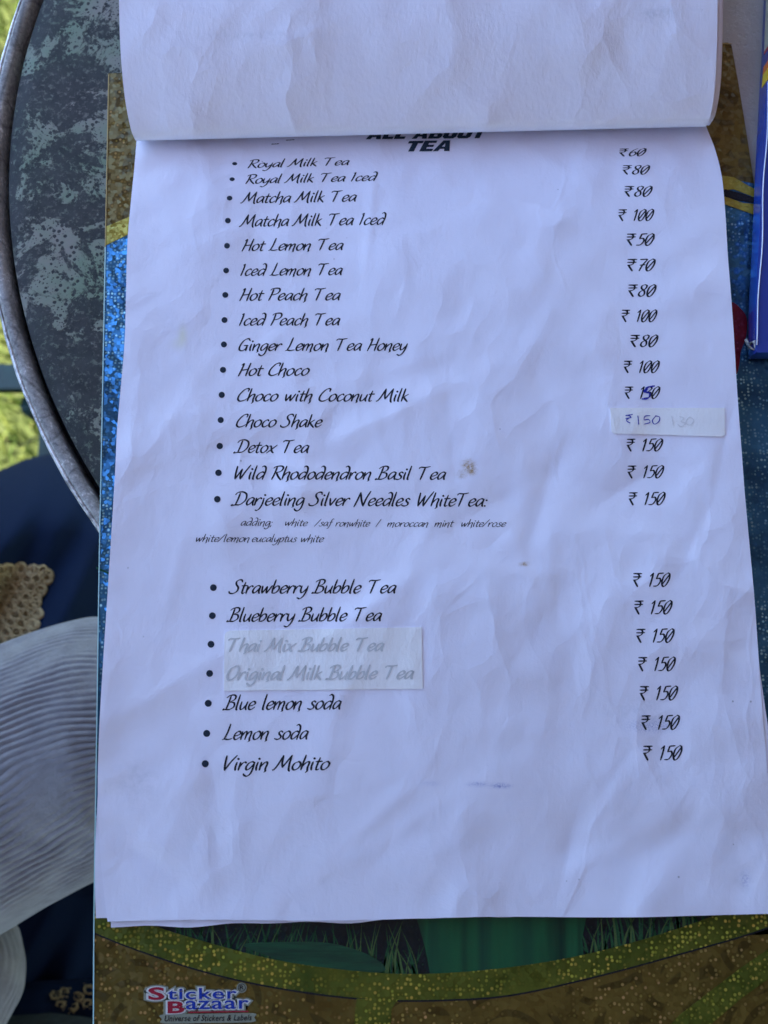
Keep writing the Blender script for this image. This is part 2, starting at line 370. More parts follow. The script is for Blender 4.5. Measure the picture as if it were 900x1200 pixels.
# top disc with a rounded shoulder
rr = [0.001] + list(np.linspace(.01, R0 - .012, 60)) + list(R0 - .0015 - .0085 * (1 - np.sin(np.linspace(.2, np.pi / 2, 9))))
def ztop(r):
    d = max(0, r - (R0 - .012)); return -.0018 * (d / .0105) ** 2.2
nseg = 260; aa = np.linspace(0, 2 * np.pi, nseg, endpoint=False)
V = np.vstack([np.stack([cen[0] + r * np.cos(aa), cen[1] + r * np.sin(aa), np.full(nseg, ztop(r))], -1) for r in rr])
V = np.vstack([V, np.stack([cen[0] + rr[-1] * np.cos(aa), cen[1] + rr[-1] * np.sin(aa), np.full(nseg, -.02)], -1)])
Fc = [[k * nseg + s, (k + 1) * nseg + s, (k + 1) * nseg + (s + 1) % nseg, k * nseg + (s + 1) % nseg] for k in range(len(rr)) for s in range(nseg)]
Fc.append(list(range(nseg))); Fc.append([len(rr) * nseg + s for s in range(nseg)][::-1])
top = mesh_obj('table_top', V, Fc, M_top, tab, True)
me = top.data; rad = np.hypot(V[:, 0] - cen[0], V[:, 1] - cen[1])
ew = np.clip((rad - (R0 - .04)) / .035, 0, 1) + .0
for nm, val in (('edge_wear', ew), ('worn_grey', np.clip((V[:, 0] - cen[0] + .03) / .05, 0, 1))):
    at_ = me.attributes.new(nm, 'FLOAT', 'POINT'); at_.data.foreach_set('value', val.astype(np.float32))
ring_profile('groove', [(R0 - .004, -.012), (R0 + .006, -.012), (R0 + .006, -.016), (R0 - .004, -.016)], M_groove, smooth=False)
wr = .0052
ring_profile('metal_rim', [(R0 + .0016, -.014), (R0 + .0014, -.0015), (R0 + .0026, -.0002), (R0 + .0045, .0004), (R0 + .0062, -.0006), (R0 + .0071, -.003), (R0 + .0071, -.030), (R0 + .0055, -.030), (R0 + .005, -.0165)], M_rim, 420, True, .00009)
ring_profile('rim_edge_highlight', [(R0 + .0058, -.0002), (R0 + .0066, -.0002), (R0 + .0074, -.0012), (R0 + .0074, -.004), (R0 + .0064, -.004)], M_lip, 420, True, .00012)
v, f = tube([(cen[0], cen[1], -.021), (cen[0], cen[1], GZ + .04)], .022, 24); mesh_obj('pedestal', v, f, M_iron, tab, True)
for k in range(3):
    a_ = math.radians(30 + 120 * k); d = np.array([math.cos(a_), math.sin(a_), 0]); c0 = np.array([cen[0], cen[1], 0])
    v, f = tube([c0 + d * .015 + (0, 0, GZ + .12), c0 + d * .1 + (0, 0, GZ + .07), c0 + d * .2 + (0, 0, GZ + .015)], [.014, .013, .012], 12); mesh_obj('foot', v, f, M_iron, tab, True)

# ------------------------------------------------------------------ clipboard with printed film
BZ = .0031
board = thing('clipboard', tuple(P(500, 650, 0.0)), 'glittery printed writing board with blue, gold and green picture under the menu sheets', 'clipboard')
BL = catmull([(127, 88), (123, 290), (119, 500), (116, 650), (113, 850), (110, 1050), (109, 1200), (108, 1290)], 6)
BR = catmull([(857, 52), (869, 120), (887, 240), (912, 440), (945, 700), (985, 1000), (1015, 1290)], 6)
def rounded(poly_px, r=6):
    out = []
    n = len(poly_px); p = [np.array(q, float) for q in poly_px]
    return p
outline = [tuple(q) for q in BL] + [(112, 1300), (1012, 1304)] + [tuple(q) for q in BR[::-1]] + [(853, 50)] + [(130, 86)]
ow = P([q[0] for q in outline], [q[1] for q in outline], BZ)[:, :2]
prism('board_panel', ow, .0003, BZ - .00015, M_core, board)
def layer(name, px, mat, lvl, n=0, parent=board):
    p = np.array(px, float); w = P(p[:, 0], p[:, 1], BZ)[:, :2]
    return prism(name, w, BZ - .0001 + .00006 * lvl, BZ + .00006 * lvl, mat, parent)
layer('blue_film', outline, M_blue, 0)
def bl(y): return np.interp(y, BL[:, 1], BL[:, 0])
def br(y): return np.interp(y, BR[:, 1], BR[:, 0])
G = [(bl(y), y) for y in np.linspace(86, 268, 8)] + [(200, 246), (500, 180), (830, 205), (br(215), 215)] + [(br(y), y) for y in np.linspace(205, 54, 8)] + [(853, 50), (130, 86)]
layer('gold_field', G, M_gold, 1)
layer('glitter_band', [(bl(266), 266), (150, 255), (200, 240), (200, 260), (150, 275), (bl(288), 288)], M_yband, 2)
layer('glitter_band', [(840, 205), (860, 208), (br(222), 222), (br(232), 232), (860, 222), (840, 224)], M_yband, 2)
layer('dark_shape', [(838, 224), (850, 222), (870, 227), (br(237), 233), (br(239), 239), (870, 236), (850, 232), (838, 230)], M_lblack, 3)
layer('glitter_band', [(838, 229), (850, 231), (870, 238), (br(244), 240), (br(252), 254), (870, 247), (850, 240), (838, 238)], M_yband, 4)
layer('red_shape', catmull([(855, 356), (868, 362), (875, 374), (874, 395), (868, 412), (866, 428), (862, 440), (850, 440), (845, 395)], 5, True), M_red, 2)
# green picture at the foot
layer('dark_green_field', [(bl(1045), 1045), (300, 1030), (600, 1030), (960, 1000), (985, 1060), (br(1090), 1090), (800, 1100), (600, 1150), (450, 1155), (300, 1135), (bl(1080), 1075)], M_dgreen, 1)
layer('drape', [(492, 1040), (690, 1040), (688, 1070), (682, 1100), (684, 1122), (600, 1142), (545, 1146), (505, 1146), (498, 1110), (488, 1075)], M_drape, 2)
layer('leaf', catmull([(285, 1107), (330, 1104), (385, 1105), (430, 1118), (452, 1136), (420, 1142), (370, 1136), (320, 1122)], 5, True), M_leaf, 2)
# printed grass blades
def blade(x0, y0, dx, hgt, w):
    p = catmull([(x0, y0), (x0 + dx * .3, y0 - hgt * .5), (x0 + dx, y0 - hgt)], 5)
    q = [(a[0] - w * (1 - k / 11), a[1]) for k, a in enumerate(p)]; r_ = [(a[0] + w * (1 - k / 11), a[1]) for k, a in enumerate(p)]
    return q, r_
def blades(xs, mat, lvl, seed, hmin=25, hmax=75):
    rr_ = random.Random(seed); parts = []
    for x in xs:
        x += rr_.uniform(-4, 4); yb = np.interp(x, [150, 330, 500, 700, 840], [1100, 1135, 1150, 1122, 1080]) + 4
        q, r_ = blade(x, yb, rr_.uniform(-22, 22), rr_.uniform(hmin, hmax), rr_.uniform(.9, 2.3))
        w1 = P([k[0] for k in q], [k[1] for k in q], BZ + .00006 * lvl); w2 = P([k[0] for k in r_], [k[1] for k in r_], BZ + .00006 * lvl)
        n = len(q); v = np.vstack([w1, w2]); parts.append((v, [[k, k + n, k + n + 1, k + 1] for k in range(n - 1)]))
    v, f = join(parts); return tag(mesh_obj('printed_grass', v, f, mat, board), kind='stuff')
blades(list(np.arange(205, 490, 3.2)) + list(np.arange(690, 830, 3.4)), M_blade, 1.6, 5)
blades(list(np.arange(400, 492, 6)) + list(np.arange(692, 810, 9)) + list(np.arange(250, 400, 16)), M_blade2, 1.8, 6)
band_top = catmull([(104, 1040), (170, 1080), (250, 1106), (330, 1126), (420, 1138), (500, 1141), (600, 1133), (700, 1115), (800, 1086), (880, 1055), (1000, 1005)], 6)
band_bot = catmull([(109, 1092), (160, 1112), (230, 1135), (300, 1152), (380, 1165), (450, 1171), (520, 1171), (600, 1165), (700, 1143), (800, 1116), (900, 1086), (1000, 1042)], 6)
band_top[0] = (bl(1040), 1040); band_bot[0] = (bl(1090), 1092); band_top[-1] = (br(1004), 1004); band_bot[-1] = (br(1040), 1040)
F_ = [tuple(q) for q in band_bot] + [(br(y), y) for y in (1100, 1200, 1290)] + [(1010, 1303), (112, 1299)] + [(bl(y), y) for y in (1288, 1200, 1150, 1100)]
layer('gold_field', F_, M_gold, 1)
layer('band_shade_line', [tuple(q + (0, 2.2)) for q in band_bot] + [tuple(q) for q in band_top[::-1]], M_lblack, 2)
layer('glitter_band', [tuple(q) for q in band_bot] + [tuple(q) for q in band_top[::-1]], M_band, 3)
layer('glitter_band', [(1000, 1055), (940, 1088), (900, 1112), (868, 1134), (830, 1163), (795, 1190), (760, 1230), (740, 1290), (790, 1290), (805, 1235), (833, 1200), (868, 1170), (900, 1147), (950, 1115), (1000, 1095)], M_band, 4)
layer('glitter_band', [(418, 1170), (416, 1185), (414, 1230), (462, 1230), (458, 1200), (459, 1182), (466, 1171)], M_band, 4)
# film edge line down the left side and along the top right
def strip(name, line, w, mat, lvl=6):
    p = np.array(line); q = p + np.array([w, 0])
    return layer(name, [tuple(k) for k in p] + [tuple(k) for k in q[::-1]], mat, lvl)
strip('film_edge', [q + (.1, 0) for q in BL if q[1] > 288], 1.3, M_edge); strip('film_edge', [q + (.1, 0) for q in BL if q[1] <= 290], 1.1, M_edge2)
layer('film_edge', [(842, 51), (857, 51.5), (857, 52.6), (842, 52.3)], M_edge2, 6)
layer('green_line', [(113, 664), (128, 671), (128, 673.5), (113, 666.5)], M_dline, 5)
layer('green_line', [(112, 873), (118, 868), (118, 870), (112, 876)], M_dline, 5)

# ------------------------------------------------------------------ text on the board (plain bold face)
def face_text(s, offset=0., shear=0.):
    cu = bpy.data.curves.new('t', 'FONT'); cu.body = s; cu.size = 1; cu.space_character = 1.08; cu.offset = offset; cu.shear = shear; cu.resolution_u = 3; cu.fill_mode = 'FRONT'
    o = bpy.data.objects.new('t', cu); COL.objects.link(o)
    dg = bpy.context.evaluated_depsgraph_get(); me = o.evaluated_get(dg).to_mesh()
    v = np.array([x.co[:] for x in me.vertices]); f = [list(p.vertices) for p in me.polygons]
    o.evaluated_get(dg).to_mesh_clear(); bpy.data.objects.remove(o); bpy.data.curves.remove(cu); return v, f
def board_text(s, x0, x1, ybase, cap, mat, lvl, offset=0., shear=0., rot=0., parent=board, name='logo_lettering', ref=None, grow=0.):
    v, f = face_text(s, offset, shear); r0, _ = ref or face_text(s, 0, shear)
    lo, hi = r0[:, 0].min(), r0[:, 0].max()
    capu = .73
    X = x0 + (v[:, 0] - lo) / (hi - lo) * (x1 - x0); Y = ybase - v[:, 1] / capu * cap
    Y = Y + (X - x0) * rot
    w = P(X, Y, BZ + .00006 * lvl)
    return mesh_obj(name, w, f, mat, parent)
rt = -.012
for (s_, x0, x1, yb, cap, mt, of) in (('S', 175, 191.5, 1171.3, 14.6, M_lred, .03), ('ticker', 196.5, 277, 1171, 13.6, M_lblue, .012), ('B', 197.5, 215, 1187, 14, M_lred, .03), ('azaar', 218, 291, 1182.6, 15.4, M_lblue, .012)):
    r = face_text(s_)
    board_text(s_, x0, x1, yb, cap, M_lwhite, 4.5, of + .13, 0, rt, ref=r, name='logo_halo')
    board_text(s_, x0, x1, yb, cap, M_lwhite2, 5.5, of + .06, 0, rt, ref=r, name='logo_halo')
    board_text(s_, x0, x1, yb, cap, mt, 7, of, 0, rt, ref=r)
layer('logo_underline', [(221, 1185), (291.5, 1184), (291.5, 1185.4), (221, 1186.4)], M_lred, 7)
layer('logo_halo', catmull([(191, 1188.5), (240, 1187.5), (296, 1187), (298, 1192), (295, 1197.5), (240, 1198.4), (192, 1199), (190, 1194)], 4, True), M_lwhite, 4.6)
board_text('Universe of Stickers & Labels', 193, 295, 1196.9, 7.2, M_lblack, 7, .012, .25, rt)
board_text('R', 281, 285.5, 1159.5, 5, M_lblack, 7, .02)
layer('logo_halo', [(283.3 + 6 * math.cos(k * .314), 1157.3 + 6 * math.sin(k * .314)) for k in range(20)], M_lwhite, 4.7)
aa = np.linspace(0, 2 * np.pi, 20, endpoint=False)
w1 = P(283.3 + 4.6 * np.cos(aa), 1157.3 + 4.6 * np.sin(aa), BZ + .00042); w2 = P(283.3 + 3.9 * np.cos(aa), 1157.3 + 3.9 * np.sin(aa), BZ + .00042)
mesh_obj('logo_ring', np.vstack([w1, w2]), [[k, (k + 1) % 20, 20 + (k + 1) % 20, 20 + k] for k in range(20)], M_lblack, board)

# ------------------------------------------------------------------ menu sheets
cr = np.random.default_rng(5)
NC = 230
cx_ = cr.uniform(-.12, .12, NC); cy_ = cr.uniform(-.17, .17, NC); ca = cr.normal(math.radians(60), .7, NC)
ca[::3] = cr.uniform(0, math.pi, len(ca[::3]))
cL = cr.uniform(.008, .03, NC); cw = cr.uniform(.003, .010, NC); camp = cr.normal(0, 1, NC) * .00035 * (cw / .008); cs = cr.uniform(.0002, .0016, NC)
def crumple(x, y):
    x = np.asarray(x, float); y = np.asarray(y, float); z = np.zeros_like(x)
    for k in range(NC):
        dx, dy = x - cx_[k], y - cy_[k]; u = dx * math.cos(ca[k]) + dy * math.sin(ca[k]); v = -dx * math.sin(ca[k]) + dy * math.cos(ca[k])
        z += camp[k] * np.exp(-(u / cL[k]) ** 2 - (v / cw[k]) ** 2) * (1 - np.sqrt(v * v + cs[k] ** 2) / cw[k])
    z += .0007 * np.sin(x * 38 + y * 21 + 1) * np.sin(y * 33 - x * 12 + 2)
    return z
ytop = P(450, 157, .005)[1]; ybot = P(450, 1078, .005)[1]
def prof(y):
    s = (ytop - y)                       # metres from the bend towards the reader
    k = [0, .005, .012, .022, .035, .05, .08, .15, .2, .24, ytop - ybot]
    zz = [.0046, .0052, .0066, .0088, .0104, .0112, .0118, .0116, .0104, .0080, .0052]
    # smooth (cubic) interpolation
    s = np.clip(s, -.01, .3); out = np.interp(s, PS, PZ); return out
_k = np.array([-.02, 0, .005, .012, .022, .035, .05, .08, .15, .2, .24, .27, .3]); _z = np.array([.0042, .0044, .0050, .0066, .0088, .0104, .0112, .0118, .0116, .0104, .0080, .0056, .0048])
PS = np.linspace(-.02, .3, 400); PZ = np.interp(PS, _k, _z)
for _ in range(3): PZ = np.convolve(np.pad(PZ, 8, 'edge'), np.ones(17) / 17, 'valid')
def zf(x, y):
    yy = y - .018 * x
    fade = np.clip((ytop - yy) / .02, .05, 1) * np.clip((yy - ybot) / .03 + .35, .3, 1)
    return prof(yy) + crumple(x, y) * fade
def onpage(px, py, dz=0.):
    px = np.asarray(px, float); py = np.asarray(py, float); z = np.full(px.shape, .010)
    for _ in range(6):
        w = P(px, py, z); z = zf(w[..., 0], w[..., 1]) + dz
    w = P(px, py, z); return w
menu = thing('menu', tuple(P(500, 650, .0036)), 'crumpled white paper tea menu with handwriting style list and prices, flipped sheets on top', 'menu')
LE = catmull([(161, 150), (160, 165), (157, 200), (152, 250), (149, 290), (147.5, 350), (146, 400), (141, 460), (137, 505), (135, 550), (131, 617), (126, 696), (120, 788), (116, 860), (114.5, 930), (116.5, 985), (121, 1040), (126, 1080)], 6)
RE = catmull([(826, 135), (828, 149), (838, 175), (846, 208), (850, 250), (853, 300), (857, 350), (860.5, 400), (864, 460), (868.5, 520), (873, 580), (878.5, 640), (884, 700), (889, 770), (894, 840), (899, 900), (903, 970), (907, 1071)], 6)
def edge_at(E, y0, y1, n):
    ys = np.linspace(y0, y1, n); return np.interp(ys, E[:, 1], E[:, 0]), ys
def sheet(name, LE, RE, yl, yr, dz, mat, nr=420, nc=300, parent=menu, thick=True, bottom=None):
    lx, ly = edge_at(LE, yl[0], yl[1], nr); rx, ry = edge_at(RE, yr[0], yr[1], nr)
    Lw = onpage(lx, ly, dz); Rw = onpage(rx, ry, dz)
    u = np.linspace(0, 1, nc)[None, :, None]
    W_ = Lw[:, None] * (1 - u) + Rw[:, None] * u
    if bottom is not None:      # uneven lower edge
        vv = (np.linspace(0, 1, nr)[:, None] ** 6); W_[..., 1] += bottom(u[..., 0]) * vv
    W_[..., 2] = zf(W_[..., 0], W_[..., 1]) + dz
    o = mesh_obj(name, W_.reshape(-1, 3), grid_faces(nr, nc)[:, ::-1], mat, parent, True)
    return o, W_
def add_stains(o, W_):
    px, py = proj(W_[..., 0], W_[..., 1], W_[..., 2])
    def g(x, y, rx, ry): return np.exp(-((px - x) / rx) ** 2 - ((py - y) / ry) ** 2)
    def wob(k): return 1 + .5 * np.sin(px * k + 1) * np.sin(py * k * 1.3)
    at = {'stain_brown': np.clip(1.7 * g(549, 545, 6, 5) * wob(.8) + 1.7 * g(553, 552, 4, 4) + .9 * g(541, 556, 5, 4) + 1.6 * g(614, 661, 4.5, 1.6), 0, .95),
          'stain_yellow': np.clip(.55 * g(214, 393, 5, 11) + .25 * g(208, 403, 8, 7), 0, 1),
          'stain_blue': np.clip(1.3 * g(560, 919, 9, 2) + 1.6 * g(586, 921, 10, 2.2) + .6 * g(765, 850, 26, 8) + .4 * g(505, 918, 8, 3) + .5 * g(873, 1030, 5, 9), 0, 1),
          'smudge': np.clip(.5 * g(750, 830, 32, 13) + .4 * g(160, 915, 25, 25) + .4 * g(870, 1030, 12, 22) + .25 * g(600, 700, 120, 80) * 0, 0, 1)}
    for k, v in at.items():
        a_ = o.data.attributes.new(k, 'FLOAT', 'POINT'); a_.data.foreach_set('value', np.ascontiguousarray(v.reshape(-1), dtype=np.float32))
pg, W_ = sheet('page', LE, RE, (150, 1080), (135, 1072), 0, M_paper, bottom=lambda u: .0003 * np.sin(u * 14))
add_stains(pg, W_)
# sheets beneath
LE2 = LE.copy(); LE2[:, 0] += np.interp(LE[:, 1], [0, 700, 900, 950, 1080], [2, 2, 2, -1.2, -13.5])
RE2 = RE.copy(); RE2[:, 0] += np.interp(RE[:, 1], [0, 600, 780, 850, 1080], [-2, -2, 0, 5, 8])
sheet('page', LE2, RE2, (150, 1076), (135, 1068), -.00035, M_under, 120, 60)
LE3 = LE.copy(); LE3[:, 0] += np.interp(LE[:, 1], [0, 700, 900, 1080], [3, 2, 3, 4])
RE3 = RE.copy(); RE3[:, 0] += np.interp(RE[:, 1], [0, 600, 830, 900, 1080], [-3, -3, 1, 9, 12])
sheet('page', LE3, RE3, (150, 1087), (135, 1066), -.0008, M_under, 120, 60, bottom=lambda u: .0006 * np.sin(u * 40) * np.sin(u * 13) + .0022 * np.clip(u - .35, 0, .3))
sheet('page', LE3 + np.array([3, 0]), RE2 - np.array([2, 0]), (150, 1083), (135, 1064), -.0012, M_under, 80, 40, bottom=lambda u: .0005 * np.sin(u * 21))

# flipped sheets: bent back on themselves above the heading
rows = [(128, 163, 112, 825, .0050), (150, 162, 134, 826, .0053), (161.5, 160.5, 145.5, 826, .0066), (165, 159.5, 148.3, 826, .0086), (161, 157, 145.5, 828.5, .0112), (148, 152.5, 134, 833, .0140),
        (112, 146, 98, 838, .0182), (60, 141.3, 50, 840, .0225), (0, 139.5, -8, 841, .0262), (-60, 139, -68, 843, .0285), (-140, 140, -150, 845, .0285), (-220, 142, -230, 846, .024), (-300, 146, -310, 846, .016), (-370, 150, -380, 846, .008)]
def flip_sheet(dxl, dxr, inset, dz, mat, nr, nc, seed):
    Lp = np.array([P(r[1] + dxl, r[0] - (inset if k < 6 else 0), r[4] - dz * (1 if k > 3 else -.2 if k < 3 else .3)) for k, r in enumerate(rows)])
    Rp = np.array([P(r[3] + dxr, r[2] - (inset if k < 6 else 0), r[4] - dz * (1 if k > 3 else -.2 if k < 3 else .3)) for k, r in enumerate(rows)])
    def resample(C):
        c_ = catmull(C, 24); d = np.r_[0, np.cumsum(np.linalg.norm(np.diff(c_, axis=0), axis=1))]
        # finer rows round the bend
        tt = np.linspace(0, 1, nr) ** 1.25 * d[-1]; return np.stack([np.interp(tt, d, c_[:, k]) for k in range(3)], -1)
    Lc, Rc = resample(Lp), resample(Rp); u = np.linspace(0, 1, nc)[None, :, None]
    Wf = Lc[:, None] * (1 - u) + Rc[:, None] * u
    gu = np.gradient(Wf, axis=1); gv = np.gradient(Wf, axis=0); n = np.cross(gu, gv); n /= np.linalg.norm(n, axis=2)[..., None] + 1e-12
    far = np.clip((Wf[..., 1] - ytop - .004) / .02, 0, 1)
    cz = crumple(Wf[..., 0] * .9 + .03, (Wf[..., 1] - .14) * 1.1) * .35
    Wf[..., 2] += cz * far
    Wf[..., 2] += .0012 * far * np.sin(u[..., 0] * math.pi)     # slight belly
    return mesh_obj('flipped_page', Wf.reshape(-1, 3), grid_faces(nr, nc), mat, menu, True), Wf
fp, Wf = flip_sheet(0, 0, 0, 0, M_paper_back, 330, 260, 1)
px_, py_ = proj(Wf[..., 0], Wf[..., 1], Wf[..., 2])
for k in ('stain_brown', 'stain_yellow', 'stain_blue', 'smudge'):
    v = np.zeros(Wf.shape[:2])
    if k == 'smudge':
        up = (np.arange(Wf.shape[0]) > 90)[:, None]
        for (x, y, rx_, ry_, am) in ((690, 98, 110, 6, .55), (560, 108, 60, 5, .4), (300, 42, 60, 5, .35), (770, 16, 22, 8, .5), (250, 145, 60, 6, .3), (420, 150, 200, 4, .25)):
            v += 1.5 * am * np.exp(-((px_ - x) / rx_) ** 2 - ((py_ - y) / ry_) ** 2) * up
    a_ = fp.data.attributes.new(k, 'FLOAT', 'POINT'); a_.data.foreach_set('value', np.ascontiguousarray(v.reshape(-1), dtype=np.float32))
flip_sheet(1.0, 4.6, 1.2, .0014, M_under, 110, 50, 2)
flip_sheet(2.0, 3.0, 2.5, .0021, M_under, 110, 50, 3)
flip_sheet(2.5, 6.4, 3.5, .0029, M_under, 110, 50, 4)

